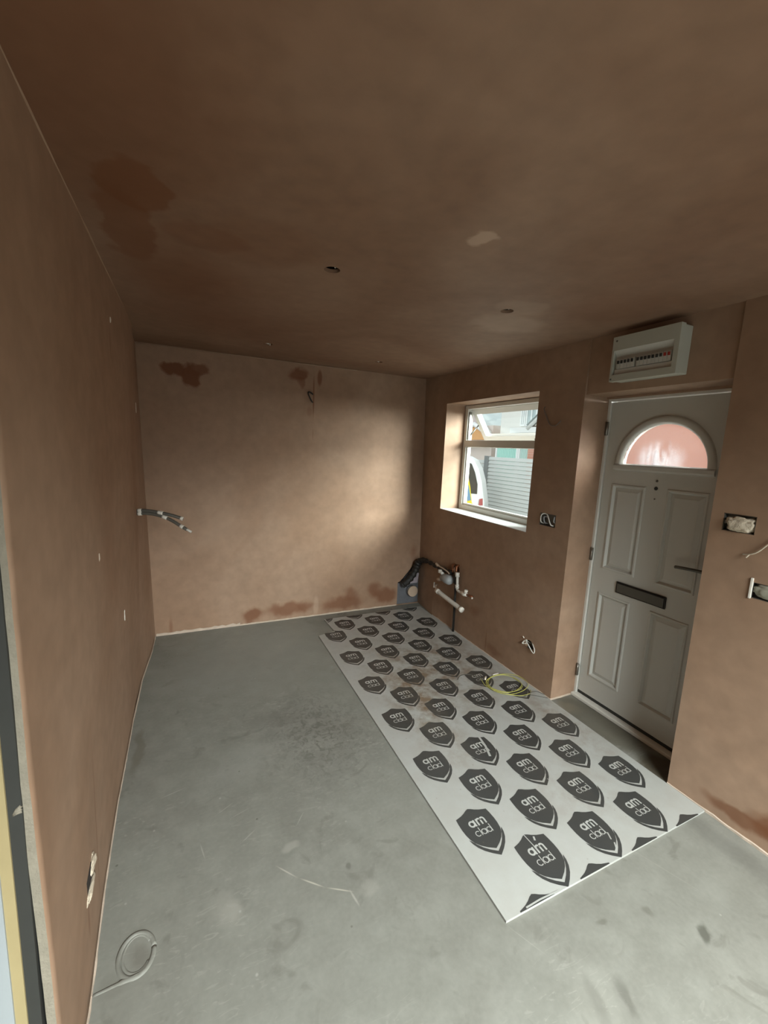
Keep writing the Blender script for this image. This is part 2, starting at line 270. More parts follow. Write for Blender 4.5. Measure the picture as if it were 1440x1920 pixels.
def frosted():
    m, nt, b = new_mat('obscured_glass'); N = nt.nodes; L = nt.links
    b.inputs['Transmission Weight'].default_value = 1.0; b.inputs['IOR'].default_value = 1.15; b.inputs['Roughness'].default_value = .2
    b.inputs['Base Color'].default_value = (.74, .70, .68, 1)
    tc = N.new('ShaderNodeTexCoord'); n = N.new('ShaderNodeTexNoise'); n.inputs['Scale'].default_value = 18; n.inputs['Detail'].default_value = 3; L.new(tc.outputs['Object'], n.inputs['Vector'])
    bp = N.new('ShaderNodeBump'); bp.inputs['Strength'].default_value = .5; bp.inputs['Distance'].default_value = .01; L.new(n.outputs['Fac'], bp.inputs['Height']); L.new(bp.outputs['Normal'], b.inputs['Normal'])
    # whitish film left on the pane in upright smears
    mp = N.new('ShaderNodeMapping'); mp.inputs['Scale'].default_value = (1, 34, 7); L.new(tc.outputs['Object'], mp.inputs['Vector'])
    st = N.new('ShaderNodeTexNoise'); st.inputs['Scale'].default_value = 1.; st.inputs['Detail'].default_value = 5; L.new(mp.outputs['Vector'], st.inputs['Vector'])
    sr = N.new('ShaderNodeMapRange'); sr.inputs['From Min'].default_value = .35; sr.inputs['From Max'].default_value = .62; L.new(st.outputs['Fac'], sr.inputs['Value'])
    pm = patch_mask(nt, tc.outputs['Object'], (2.46, 1.55, 1.66), (BIG, .17, .13), 1.)
    ml = N.new('ShaderNodeMath'); ml.operation = 'MULTIPLY'; L.new(pm, ml.inputs[0]); L.new(sr.outputs['Result'], ml.inputs[1])
    mk = N.new('ShaderNodeMath'); mk.operation = 'MULTIPLY_ADD'; mk.inputs[1].default_value = .8; mk.inputs[2].default_value = .05; L.new(ml.outputs[0], mk.inputs[0])
    tr = N.new('ShaderNodeBsdfTranslucent'); tr.inputs['Color'].default_value = (.22, .21, .215, 1)
    ms = N.new('ShaderNodeMixShader'); L.new(mk.outputs[0], ms.inputs['Fac']); L.new(b.outputs[0], ms.inputs[1]); L.new(tr.outputs[0], ms.inputs[2]); L.new(ms.outputs[0], N['Material Output'].inputs['Surface'])
    return m
M_frost = frosted()

# ------------------------------------------------------------------ mesh helpers
def mesh_obj(name, bm, mats, parent=None, smooth=False):
    me = bpy.data.meshes.new(name)
    bmesh.ops.recalc_face_normals(bm, faces=bm.faces)
    bm.to_mesh(me); bm.free()
    for m in (mats if isinstance(mats, (list, tuple)) else [mats]): me.materials.append(m)
    if smooth:
        for p in me.polygons: p.use_smooth = True
    o = bpy.data.objects.new(name, me); col.objects.link(o)
    if parent is not None:
        o.parent = parent; o.matrix_parent_inverse = Matrix.Translation(-parent.location)
    return o
def tag(o, label=None, cat=None, group=None, kind=None):
    if label: o['label'] = label
    if cat: o['category'] = cat
    if group: o['group'] = group
    if kind: o['kind'] = kind
    return o
def struct(o, label=None): o['kind'] = 'structure'; 
def empty(name, loc, label=None, cat=None, group=None, kind=None):
    o = bpy.data.objects.new(name, None); col.objects.link(o); o.location = loc; o.empty_display_size = .05
    return tag(o, label, cat, group, kind)
def box(bm, a, b, mi=0, bev=0.):
    x0, y0, z0 = a; x1, y1, z1 = b
    vs = [bm.verts.new(v) for v in ((x0,y0,z0),(x1,y0,z0),(x1,y1,z0),(x0,y1,z0),(x0,y0,z1),(x1,y0,z1),(x1,y1,z1),(x0,y1,z1))]
    fs = [bm.faces.new([vs[i] for i in f]) for f in ((0,3,2,1),(4,5,6,7),(0,1,5,4),(1,2,6,5),(2,3,7,6),(3,0,4,7))]
    for f in fs: f.material_index = mi
    if bev:
        es = list({e for f in fs for e in f.edges}); r = bmesh.ops.bevel(bm, geom=es, offset=bev, segments=2, affect='EDGES', profile=.5)
        for f in r['faces']: f.material_index = mi
    return vs
def tube(bm, pts, rad, seg=10, mi=0, caps=True):
    pts = [Vector(p) for p in pts]; n = len(pts)
    rads = rad if isinstance(rad, (list, tuple)) else [rad]*n
    t0 = (pts[1]-pts[0]).normalized(); up = Vector((0, 0, 1)) if abs(t0.z) < .9 else Vector((1, 0, 0))
    u = t0.cross(up).normalized(); rings = []
    for i in range(n):
        t = (pts[min(i+1, n-1)]-pts[max(i-1, 0)]).normalized()
        u = (u - t*u.dot(t)).normalized(); v = t.cross(u)
        rings.append([bm.verts.new(pts[i]+(u*math.cos(2*math.pi*k/seg)+v*math.sin(2*math.pi*k/seg))*rads[i]) for k in range(seg)])
    for i in range(n-1):
        for k in range(seg):
            f = bm.faces.new((rings[i][k], rings[i][(k+1)%seg], rings[i+1][(k+1)%seg], rings[i+1][k])); f.material_index = mi; f.smooth = True
    if caps:
        for rg in (rings[0][::-1], rings[-1]): f = bm.faces.new(rg); f.material_index = mi
def spline(P, n=8):
    P = [Vector(p) for p in P]; Q = [P[0]*2-P[1]] + P + [P[-1]*2-P[-2]]; out = []
    for i in range(1, len(Q)-2):
        for k in range(n):
            t = k/n; a, b, c, d = Q[i-1:i+3]
            out.append(.5*((2*b)+(c-a)*t+(2*a-5*b+4*c-d)*t*t+(3*b-a-3*c+d)*t**3))
    out.append(P[-1]); return out
def sheet(outer, holes, place, thick, mi=0, bm=None):
    """flat outline with holes; place(u,v,w) -> 3-D point; w=0 is the face, w=thick the back"""
    bm = bm or bmesh.new(); loops = [outer]+list(holes); edges = []; ring = []
    for lp in loops:
        vs = [bm.verts.new(place(u, v, 0.)) for u, v in lp]; ring.append(vs)
        edges += [bm.edges.new((vs[i], vs[(i+1)%len(vs)])) for i in range(len(vs))]
    r = bmesh.ops.triangle_fill(bm, use_beauty=True, edges=edges, use_dissolve=False)
    fs = [g for g in r['geom'] if isinstance(g, bmesh.types.BMFace)]
    vmap = {}
    for lp, vs in zip(loops, ring):
        for (u, v), vt in zip(lp, vs): vmap[vt] = bm.verts.new(place(u, v, thick))
    for f in fs:
        f.material_index = mi
        bm.faces.new([vmap[v] for v in reversed(f.verts)]).material_index = mi
    for vs in ring:
        for i in range(len(vs)):
            a, b = vs[i], vs[(i+1)%len(vs)]; bm.faces.new((a, b, vmap[b], vmap[a])).material_index = mi
    return bm
def rect(a, b, c, d): return [(a, b), (c, b), (c, d), (a, d)]
def circ(cx, cy, r, n=24, ry=None): return [(cx+r*math.cos(2*math.pi*i/n), cy+(ry or r)*math.sin(2*math.pi*i/n)) for i in range(n)]
def subdiv_long(lp, step):
    out = []
    for i in range(len(lp)):
        (a, b), (c, d) = lp[i], lp[(i+1)%len(lp)]; n = max(1, int(math.hypot(c-a, d-b)/step))
        out += [(a+(c-a)*k/n, b+(d-b)*k/n) for k in range(n)]
    return out

# ------------------------------------------------------------------ room shell
FX0, FY0 = -1.7, -2.62
bm = bmesh.new(); box(bm, (FX0-.1, FY0-.1, -.15), (XO, YB+.1, 0))
# cast-in ring left by a filled drain, with its trailing groove
def ring(cx, cy, rx, ry, rot, rad, a0=0., a1=2*math.pi, n=40, z=0.0):
    return [(cx+rx*math.cos(t)*math.cos(rot)-ry*math.sin(t)*math.sin(rot), cy+rx*math.cos(t)*math.sin(rot)+ry*math.sin(t)*math.cos(rot), z) for t in [a0+(a1-a0)*i/n for i in range(n+1)]]
tube(bm, ring(-.185, 1.325, .050, .066, .1, .004, .0, 2*math.pi, z=-.004), .0090, 10)
tube(bm, ring(-.183, 1.327, .040, .056, .1, .004, .4, 5.6, z=-.004), .0060, 8)
tube(bm, spline([(-.135, 1.30, -.006), (-.17, 1.265, -.005), (-.22, 1.262, -.005), (-.29, 1.258, -.006)]), [.009]*9+[.0100]*8+[.008]*8, 8)
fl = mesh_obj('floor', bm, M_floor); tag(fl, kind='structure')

DL = [(.551, 1.770), (1.470, 1.780), (.548, 3.262), (1.461, 3.339)]
bm = sheet(rect(FX0-.1, FY0-.1, XO, YB+.1), [circ(x, y, .032, 28) for x, y in DL]+[rect(.2, -2.5, 1.7, -1.22)], lambda u, v, w: (u, v, H+w), .015)  # rear rectangle: unseen rooflight opening cut for the added lamp
sheet(rect(FX0-.1, FY0-.1, XO, YB+.1), [rect(.2, -2.5, 1.7, -1.22)], lambda u, v, w: (u, v, H+.13+w), .02, 1, bm)
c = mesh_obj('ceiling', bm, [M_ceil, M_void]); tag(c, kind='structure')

bm = bmesh.new()
bm = sheet(rect(-.42, 0, 2.35, H+.13), [[(1.992, 0.004), (2.3, .004), (2.3, .50), (2.235, .50), (2.02, .262), (1.992, .255)]], lambda u, v, w: (u, YB+w, v), .05)
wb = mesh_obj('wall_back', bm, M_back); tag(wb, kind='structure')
bm = bmesh.new(); box(bm, (FX0, YB+.05, -.0), (XO, YB+.10, H+.13)); o = mesh_obj('trim_1', bm, M_void); tag(o, kind='structure')

# left wall: skimmed by hand, so it wanders a little in and out
def interp(x, tab):
    if x <= tab[0][0]: return tab[0][1]
    for (a, b), (c, d) in zip(tab, tab[1:]):
        if x <= c: return b+(d-b)*(x-a)/(c-a)
    return tab[-1][1]
def left_off(y, z):
    base = interp(y, [(.96, .014), (1.25, .007), (1.55, -.008), (2.0, -.021), (2.85, -.021), (3.3, -.008), (3.8, .023)])
    k = max(0., 1-z/1.1); k = k*k*(3-2*k)
    t = min(1., max(0., (y-3.1)/.7)); t = t*t*(3-2*t)
    corner = t*(.023+(-.040-.023)*z/H)
    o = base*k*(1-t) + corner
    return o + .0035*mnoise.noise(Vector((y*1.6, z*1.2, 3.)))*(1-t)
bm = bmesh.new(); ny, nz = 90, 44; Y0 = .962
g = [[None]*(nz+1) for _ in range(ny+1)]; g2 = [[None]*(nz+1) for _ in range(ny+1)]
for i in range(ny+1):
    for j in range(nz+1):
        y = Y0+(YB+.02-Y0)*i/ny; z = (H+.13)*j/nz
        yy = y + (.0035*mnoise.noise(Vector((z*14., 1.7, 0))) if i == 0 else 0)
        x = XL+left_off(y, z)
        g[i][j] = bm.verts.new((x, yy, z)); g2[i][j] = bm.verts.new((x-.016, yy-(.001 if i == 0 else 0), z))
for i in range(ny):
    for j in range(nz):
        bm.faces.new((g[i][j], g[i][j+1], g[i+1][j+1], g[i+1][j])).smooth = True
        bm.faces.new((g2[i][j], g2[i+1][j], g2[i+1][j+1], g2[i][j+1]))
for j in range(nz): bm.faces.new((g[0][j], g2[0][j], g2[0][j+1], g[0][j+1])).material_index = 1
for i in range(ny): bm.faces.new((g[i][0], g[i+1][0], g2[i+1][0], g2[i][0])); bm.faces.new((g[i][nz], g2[i][nz], g2[i+1][nz], g[i+1][nz]))
wl = mesh_obj('wall_left', bm, [M_left, M_edge]); tag(wl, kind='structure')
# layers behind the plasterboard, seen at its raw end
bm = bmesh.new(); box(bm, (XL-.034, .955, 0), (XL-.012, .985, H)); o = mesh_obj('trim_2', bm, M_dark); tag(o, kind='structure')
bm = bmesh.new(); box(bm, (XL-.053, .950, 0), (XL-.034, .985, H)); o = mesh_obj('trim_3', bm, M_timber); tag(o, kind='structure')
bm = bmesh.new(); box(bm, (-1.7, .945, 0), (XL-.053, YB, H)); o = mesh_obj('wall_side', bm, M_lining); tag(o, kind='structure')
# frayed paper and splinters on the raw edge
bm = bmesh.new()
for z, d in ((.905, .014),):
    for k in range(3):
        a = Vector((XL-.013, .957, z+.006*k)); b2 = a+Vector((-d, -.002, -.006-.004*k))
        tube(bm, [a, (a+b2)/2+Vector((0, -.001, .002)), b2], [.004, .003, .0008], 6)
o = mesh_obj('trim_4', bm, M_edge); tag(o, kind='structure')

# right wall: far part with the window hole, near pier, and head over the door
def rx(y, z):      # leans slightly in the last stretch before the back corner
    t = min(1., max(0., (y-3.44)/(YB-3.44))); return XR + t*(.042 - .066*z/H)
SOCK = [(2.012, 1.176, 2.152, 1.262)]
PH = [circ(3.09, .585, .055, 18, .045), circ(3.42, .327, .018, 14)]
outer = subdiv_long(rect(DY1, 0, YB+.02, H+.13), .12)
bm = sheet(outer, [rect(2.270, 1.095, 3.424, 2.092), rect(*SOCK[0]), circ(2.130, .292, .045, 20, .034)] + PH, lambda u, v, w: (rx(u, v)+w if w < .1 else XO, u, v), XO-XR)
wr = mesh_obj('wall_right', bm, M_right); tag(wr, kind='structure')
bm = sheet(rect(FY0, 0, DY0, H+.13), [rect(.936, 1.352, 1.060, 1.432), rect(.795, 1.080, .913, 1.150)], lambda u, v, w: (XR+w, u, v), XO-XR)
o = mesh_obj('wall_right', bm, M_right); tag(o, kind='structure')
bm = bmesh.new(); box(bm, (XR+.012, DY0, 2.034), (XO, DY1, H+.13)); box(bm, (XR+.20, DY0, 2.022), (XO, DY1, 2.034))
o = mesh_obj('wall_right', bm, M_right); tag(o, kind='structure')
# rest of the room behind the camera, with an unseen wide opening placed to let daylight in
bm = sheet(rect(FX0-.1, 0, XO, H+.13), [rect(.05, .02, 1.95, 2.05)], lambda u, v, w: (u, FY0-w, v), .12)
o = mesh_obj('wall_front', bm, M_plain); tag(o, kind='structure')
bm = bmesh.new(); box(bm, (FX0-.1, FY0, 0), (FX0, .945, H)); o = mesh_obj('wall_far', bm, M_plain); tag(o, kind='structure')

# raised plaster line where walls meet the ceiling
def ridge(name, pts):
    bm = bmesh.new(); pts = [Vector(p) for p in pts]; out = []
    for a, b in zip(pts, pts[1:]):
        n = max(2, int((b-a).length/.06)); out += [a.lerp(b, k/n) for k in range(n)]
    out.append(pts[-1]); rr = [.0035+.0022*mnoise.noise(p*6) for p in out]
    tube(bm, out, rr, 8); o = mesh_obj(name, bm, M_ridge, None, True); tag(o, kind='structure')
M_ridge = plaster('plaster_ridge', (), light=srgb(166, 142, 122), dark=srgb(150, 124, 102), seed=2.)
ridge('trim_5', [(-.33, YB-.002, H-.012), (.6, YB-.002, H-.006), (1.45, YB-.002, H-.004)])
ridge('trim_6', [(XL+left_off(y, H)-.001, y, H-.001) for y in (.965, 1.4, 1.9, 2.4, 2.9, 3.3)])

# pale uneven bead at the foot of the walls
def bead(name, p0, p1, inward, hmax, gaps=()):
    bm = bmesh.new(); p0 = Vector(p0); p1 = Vector(p1); n = int((p1-p0).length/.03); inward = Vector(inward); rows = []
    for i in range(n+1):
        t = i/n; p = p0.lerp(p1, t)
        hh = hmax*(.35+.65*abs(mnoise.noise(Vector((t*23+p0.x*5, 2.2, p0.y)))) ) + .002
        for a, b in gaps:
            if a < t < b: hh = .002
        d = .004+.004*abs(mnoise.noise(Vector((t*31, 7., 0)))); q = p+inward*d
        rows.append([bm.verts.new(v) for v in (p, q, q+Vector((0, 0, hh)), p+Vector((0, 0, hh+.003)))])
    for a, b in zip(rows, rows[1:]):
        for k in range(3): bm.faces.new((a[k], a[k+1], b[k+1], b[k]))
    bm.faces.new(rows[0]); bm.faces.new(rows[-1][::-1])
    o = mesh_obj(name, bm, M_bead); tag(o, kind='structure')
def lp(y): return (XL+left_off(y, 0)-.001, y, 0)
yy = [.965, 1.25, 1.6, 2.0, 2.6, 3.1, 3.5, 3.78]
for k, (a, b) in enumerate(zip(yy, yy[1:])): bead('baseboard_left', lp(a), lp(b), (1, 0, 0), .010)
bead('baseboard_back', (XL+.03, YB, 0), (.40, YB, 0), (0, -1, 0), .034, gaps=((.0, .03),))
bead('baseboard_back', (.40, YB, 0), (1.985, YB, 0), (0, -1, 0), .014)
bead('baseboard_right', (XR, -.5, 0), (XR, DY0, 0), (-1, 0, 0), .014)
bead('baseboard_right', (XR, DY1, 0), (XR, 3.44, 0), (-1, 0, 0), .012)
bead('baseboard_right', (XR, DY1, 0), (DX-.03, DY1, 0), (0, -1, 0), .012)

# ------------------------------------------------------------------ window
win = empty('window_1', (WX, 2.85, 1.095), kind='structure')
W0, W1, Z0, Z1 = 2.272, 3.422, 1.100, 2.088
bm = bmesh.new()
bx = lambda a, b: box(bm, a, b, 0, .004)
bx((WX, W1-.045, Z0), (WX+.065, W1, Z1)); bx((WX, W0, Z0), (WX+.065, W0+.045, Z1))
bx((WX, W0+.045, Z0), (WX+.065, W1-.045, Z0+.045)); bx((WX, W0+.045, Z1-.035), (WX+.065, W1-.045, Z1))
bx((WX-.004, W0+.045, 1.700), (WX+.062, W1-.045, 1.764))
box(bm, (WX+.012, W1-.060, Z0+.045), (WX+.05, W1-.045, 1.70), 0, .003); box(bm, (WX+.012, W0+.045, Z0+.045), (WX+.05, W0+.060, 1.70), 0, .003)
box(bm, (WX+.012, W0+.06, Z0+.045), (WX+.05, W1-.06, Z0+.062), 0, .003)
mesh_obj('window_frame', bm, M_white, win)
bm = bmesh.new(); box(bm, (WX+.028, W0+.055, Z0+.055), (WX+.034, W1-.055, 1.705)); mesh_obj('glass_pane', bm, M_glass, win)
# top-hung sash, pushed open
ang = math.radians(33)
sash = bpy.data.objects.new('window_sash', None)
bm = bmesh.new(); S0, S1, SH = W0+.05, W1-.05, .285; rail = .052
def sp(u, d, y):          # u down the sash from its hinge, d outward from its face
    return (WX+.035+math.sin(ang)*u+math.cos(ang)*d, y, 2.050-math.cos(ang)*u+math.sin(ang)*d)
def sbox(bm, u0, u1, y0, y1, d0=0., d1=.05):
    vs = [bm.verts.new(sp(u, d, y)) for u in (u0, u1) for d in (d0, d1) for y in (y0, y1)]
    for f in ((0,1,3,2),(4,6,7,5),(0,4,5,1),(2,3,7,6),(0,2,6,4),(1,5,7,3)): bm.faces.new([vs[i] for i in f])
sbox(bm, 0, rail, S0, S1); sbox(bm, SH, SH+rail+.01, S0, S1); sbox(bm, rail, SH, S0, S0+rail); sbox(bm, rail, SH, S1-rail, S1)
sh_o = mesh_obj('window_sash', bm, M_white, win)
bm = bmesh.new(); sbox(bm, rail-.005, SH+.005, S0+rail-.005, S1-rail+.005, .022, .026); mesh_obj('glass_pane', bm, M_glass, sh_o)
bm = bmesh.new(); sbox(bm, SH+.012, SH+.040, 2.60, 2.66, -.014, 0.); sbox(bm, SH+.018, SH+.032, 2.56, 2.68, -.022, -.012); mesh_obj('window_handle', bm, M_metal, sh_o)
for yv in (S1-.004, S0+.004):
    bm = bmesh.new(); tube(bm, [(WX+.03, yv, 1.80), sp(.16, .02, yv)], .006, 6); box(bm, (WX+.012, yv-.006, 1.77), (WX+.035, yv+.006, 2.03)); mesh_obj('window_stay', bm, M_metal, sh_o)
# plastered sill inside the reveal
bm = bmesh.new(); box(bm, (XR+.001, W0-.001, 1.0952), (WX, W1+.001, 1.1005), 0, .001)
o = mesh_obj('window_sill', bm, M_sill, win)
bm = bmesh.new(); box(bm, (WX+.06, W0-.03, 1.06), (XO+.09, W1+.03, 1.092)); mesh_obj('outer_sill', bm, M_white, win)

# ------------------------------------------------------------------ front door
door = empty('door_1', (DX, 1.5, 0), kind='structure')
LX = 2.452; L0, L1, LB, LT = 1.177, 1.873, .045, 2.004
bm = bmesh.new()
box(bm, (DX, L1+.004, 0), (DX+.065, DY1+.012, 2.034), 0, .003); box(bm, (DX, DY0, 0), (DX+.065, L0-.004, 2.034), 0, .003)
box(bm, (DX, L0-.004, LT+.004), (DX+.065, L1+.004, 2.034), 0, .003)
box(bm, (DX-.030, DY0, 0.), (DX+.065, DY1, .022), 0, .004)
frame = mesh_obj('door_frame', bm, M_white, door)
bm = bmesh.new(); box(bm, (LX+.002, L0-.002, .022), (LX+.03, L1+.002, LB-.004)); mesh_obj('weather_seal', bm, M_dark, door)
for z in (1.84, 1.02, .193):
    bm = bmesh.new(); box(bm, (DX-.008, L1-.002, z-.042), (DX, L1+.022, z+.042), 0, .002); tube(bm, [(DX-.010, L1+.004, z-.042), (DX-.010, L1+.004, z+.042)], .006, 8)
    for dz in (-.03, .03): tube(bm, [(DX-.011, L1+.015, z+dz), (DX-.007, L1+.015, z+dz)], .003, 8)
    tag(mesh_obj('hinge', bm, M_chrome, frame))
# leaf: slab with four moulded panels and an arched light
FC, FZ, FR = 1.523, 1.622, .243
def arch(r, n=28, drop=0.): return [(FC+r*math.cos(math.pi*i/n), FZ+r*math.sin(math.pi*i/n)) for i in range(n+1)]
PAN = [(1.588, .941, 1.808, 1.497), (1.248, .941, 1.464, 1.497), (1.588, .184, 1.808, .778), (1.248, .184, 1.464, .778)]
def arch_out(r, b, n=28): return [(FC+r*math.cos(math.pi*i/n), FZ+r*math.sin(math.pi*i/n)) for i in range(n+1)]
holes = [rect(*p) for p in PAN]+[arch(FR)]
bm = sheet(rect(L0, LB, L1, LT), holes, lambda u, v, w: (LX+w, u, v), .044)
for (a, b, c_, d) in PAN:      # stepped moulding: raised lip, cove, raised field
    steps = [(0, 0), (.004, -.006), (.012, -.007), (.018, .003), (.022, .009), (.040, .002), (.046, -.001)]
    rows = [[bm.verts.new((LX+dx, y, z)) for y, z in rect(a+s, b+s, c_-s, d-s)] for s, dx in steps]
    for p, q in zip(rows, rows[1:]):
        for k in range(4): bm.faces.new((p[k], p[(k+1)%4], q[(k+1)%4], q[k]))
    bm.faces.new(rows[-1])
    back = [bm.verts.new((LX+.044, y, z)) for y, z in rect(a, b, c_, d)]; bm.faces.new(back)
leaf = mesh_obj('door_leaf', bm, M_door, door)
# arched glazing bead
bm = bmesh.new()
prof = [(.048, 0.), (.044, -.010), (.036, -.014), (.016, -.015), (.008, -.010), (0., .006)]
n = 36; rows = []
for i in range(n+1):
    t = math.pi*i/n; rows.append([bm.verts.new((LX+dx, FC+(FR-.006+s)*math.cos(t), FZ+(FR-.006+s)*math.sin(t))) for s, dx in prof])
for p, q in zip(rows, rows[1:]):
    for k in range(len(prof)-1): bm.faces.new((p[k], p[k+1], q[k+1], q[k])).smooth = True
prof2 = [(-.040, 0.), (-.036, -.010), (-.028, -.014), (-.010, -.015), (-.002, -.010), (.004, .006)]
r2 = [[bm.verts.new((LX+dx, y, FZ+s)) for s, dx in prof2] for y in (FC-FR-.042, FC+FR+.042)]
for k in range(len(prof2)-1): bm.faces.new((r2[0][k], r2[0][k+1], r2[1][k+1], r2[1][k]))
mesh_obj('glazing_trim', bm, M_door, leaf)
bm = sheet(arch(FR-.001), [], lambda u, v, w: (LX+.014+w, u, v), .012); mesh_obj('glass_pane', bm, M_frost, leaf)
# letter plate
bm = bmesh.new(); box(bm, (LX-.010, 1.380, .816), (LX-.0005, 1.688, .888), 0, .003); box(bm, (LX-.014, 1.389, .823), (LX-.009, 1.679, .881), 1, .002)
tube(bm, [(LX-.014, 1.391, .880), (LX-.014, 1.677, .880)], .003, 8, 0)
mesh_obj('letter_plate', bm, [M_black, M_gun], leaf)
for z, r, m in ((1.536, .0065, M_gun), (1.493, .010, M_dark), (1.432, .004, M_gun)):
    bm = bmesh.new(); tube(bm, [(LX-.004, 1.529, z), (LX+.004, 1.529, z)], r, 14); mesh_obj('spyhole', bm, m, leaf)
bm = bmesh.new(); box(bm, (LX-.008, 1.190, .96), (LX-.0005, 1.216, 1.165), 0, .004)
tube(bm, [(LX-.005, 1.203, 1.092), (LX-.050, 1.203, 1.092)], .010, 10); tube(bm, spline([(LX-.050, 1.196, 1.092), (LX-.055, 1.24, 1.092), (LX-.055, 1.30, 1.088), (LX-.050, 1.335, 1.084)]), .009, 10)
tube(bm, [(LX-.008, 1.203, 1.01), (LX-.018, 1.203, 1.01)], .009, 10)
mesh_obj('door_handle', bm, M_gun, leaf)
# thin kickplate of mastic and grime where leaf meets sill stays part of the sill

# ------------------------------------------------------------------ printed cladding board
BX0, BX1, BY0, BY1, BT = .991, 2.162, .926, 3.672, .0095
NX, NY = 1.150, 3.392      # notch at far left
brd_out = [(BX0, BY0), (BX1+.045, BY0+.004), (BX1+.045, BY1+.004), (NX, BY1-.004), (NX+.012, NY), (BX0+.012, NY-.045)]
bm = sheet(brd_out, [], lambda u, v, w: (u, v, BT-w), BT, 0)
def clipped(target, make, cuts):
    """make(bm) into a scratch mesh, cut by half planes, append to target"""
    t = bmesh.new(); make(t)
    for co, no in cuts:
        geom = t.verts[:]+t.edges[:]+t.faces[:]
        if geom: bmesh.ops.bisect_plane(t, geom=geom, plane_co=co, plane_no=no, clear_outer=True)
    vm = {v: target.verts.new(v.co) for v in t.verts}
    for f in t.faces:
        try: nf = target.faces.new([vm[v] for v in f.verts]); nf.material_index = f.material_index
        except ValueError: pass
    t.free()
def flat(bm, pts, z, mi):
    vs = [bm.verts.new((x, y, z)) for x, y in pts]
    es = [bm.edges.new((vs[i], vs[(i+1)%len(vs)])) for i in range(len(vs))]
    r = bmesh.ops.triangle_fill(bm, edges=es, use_beauty=True)
    for g_ in r['geom']:
        if isinstance(g_, bmesh.types.BMFace):
            g_.material_index = mi
            if g_.normal.z < 0: g_.normal_flip()
def stroke(bm, pts, wd, z, mi, closed=False):
    P = [Vector((x, y)) for x, y in pts]; n = len(P); A = []
    for i in range(n):
        if closed: t = (P[(i+1)%n]-P[(i-1)%n]).normalized()
        else: t = (P[min(i+1, n-1)]-P[max(i-1, 0)]).normalized()
        nr = Vector((-t.y, t.x))*wd/2; A.append((bm.verts.new((P[i].x+nr.x, P[i].y+nr.y, z)), bm.verts.new((P[i].x-nr.x, P[i].y-nr.y, z))))
    for i in range(n if closed else n-1):
        a, b = A[i], A[(i+1)%n]; f = bm.faces.new((a[1], b[1], b[0], a[0])); f.material_index = mi
def arcp(cx, cy, r, a0, a1, n=12): return [(cx+r*math.cos(math.radians(a0+(a1-a0)*i/n)), cy+r*math.sin(math.radians(a0+(a1-a0)*i/n))) for i in range(n+1)]
def mirror_pts(right): return right + [(-x, y) for x, y in reversed(right) if abs(x) > 1e-6]
SH_main = mirror_pts([(0, .094), (.014, .089), (.030, .080), (.050, .072), (.070, .067), (.084, .064), (.087, .040), (.0885, .010), (.087, -.015), (.082, -.040), (.072, -.061), (.055, -.080), (.032, -.097), (0, -.114)])
CR_out = [(.088, -.040), (.083, -.062), (.072, -.084), (.054, -.106), (.030, -.126), (0, -.146)]
CR_in = [(0, -.127), (.028, -.109), (.050, -.090), (.068, -.068), (.080, -.048)]
CRES = CR_out + [(-x, y) for x, y in reversed(CR_out[:-1])] + [(-x, y) for x, y in reversed(CR_in[1:])] + CR_in
ZP, ZLt = BT+.0004, BT+.0008
def letters(bm, ox, oy):
    O = lambda pts: [(ox+x, oy+y) for x, y in pts]
    wb_, wt = .0078, .0034
    stroke(bm, O(arcp(-.031, .0185, .0125, 0, 345, 22)), wb_, ZLt, 2, True)
    stroke(bm, O([(-.0165, .002), (-.0165, .035)]), wb_, ZLt+.0001, 2)
    stroke(bm, O([(-.002, .002), (-.002, .035)]), wb_, ZLt+.0001, 2)
    for cx in (.0085, .0275): stroke(bm, O([(cx+.0095*math.cos(math.radians(a)), .024+.0095*math.sin(math.radians(a))) for a in range(180, -1, -15)]+[(cx+.0095, .002)]), wb_, ZLt, 2)
    stroke(bm, O(arcp(-.033, -.030, .0115, 45, 315, 16)), wt, ZLt, 2)
    stroke(bm, O([(-.017, -.043), (-.017, -.004)]), wt, ZLt, 2)
    stroke(bm, O(arcp(-.001, -.030, .0115, 0, 345, 20)), wt, ZLt, 2, True); stroke(bm, O([(.0115, -.043), (.0115, -.018)]), wt, ZLt+.0001, 2)
    stroke(bm, O(arcp(.0265, -.030, .0115, 0, 345, 20)), wt, ZLt, 2, True); stroke(bm, O([(.039, -.043), (.039, -.004)]), wt, ZLt+.0001, 2)
edge = [((0, BY0+.001, 0), (0, -1, 0)), ((BX1+.044, 0, 0), (1, 0, 0)), ((0, BY1-.004, 0), (0, 1, 0)), ((BX0+.002, 0, 0), (-1, 0, 0))]
row = 0; y = .868
while y < 3.85:
    a_row = row % 2 == 0
    for k in range(4 if a_row else 3):
        x = (1.146+.3085*k) if a_row else (1.301+.3085*k)
        x += (y-1.0)*.002
        def mk(t, x=x, y=y):
            flat(t, [(x-.003+px*.99, y+py) for px, py in SH_main], ZP, 1)
            flat(t, [(x-.003+px*.99, y+py) for px, py in CRES], ZP, 1)
            letters(t, x, y)
        notch = x < NX+.09 and y+.1 > NY
        if notch:
            clipped(bm, mk, edge+[((0, NY-.02, 0), (0, 1, 0))])
            clipped(bm, mk, edge+[((0, NY-.02, 0), (0, -1, 0)), ((NX+.012, 0, 0), (-1, 0, 0))])
        else: clipped(bm, mk, edge)
    row += 1; y += .2036
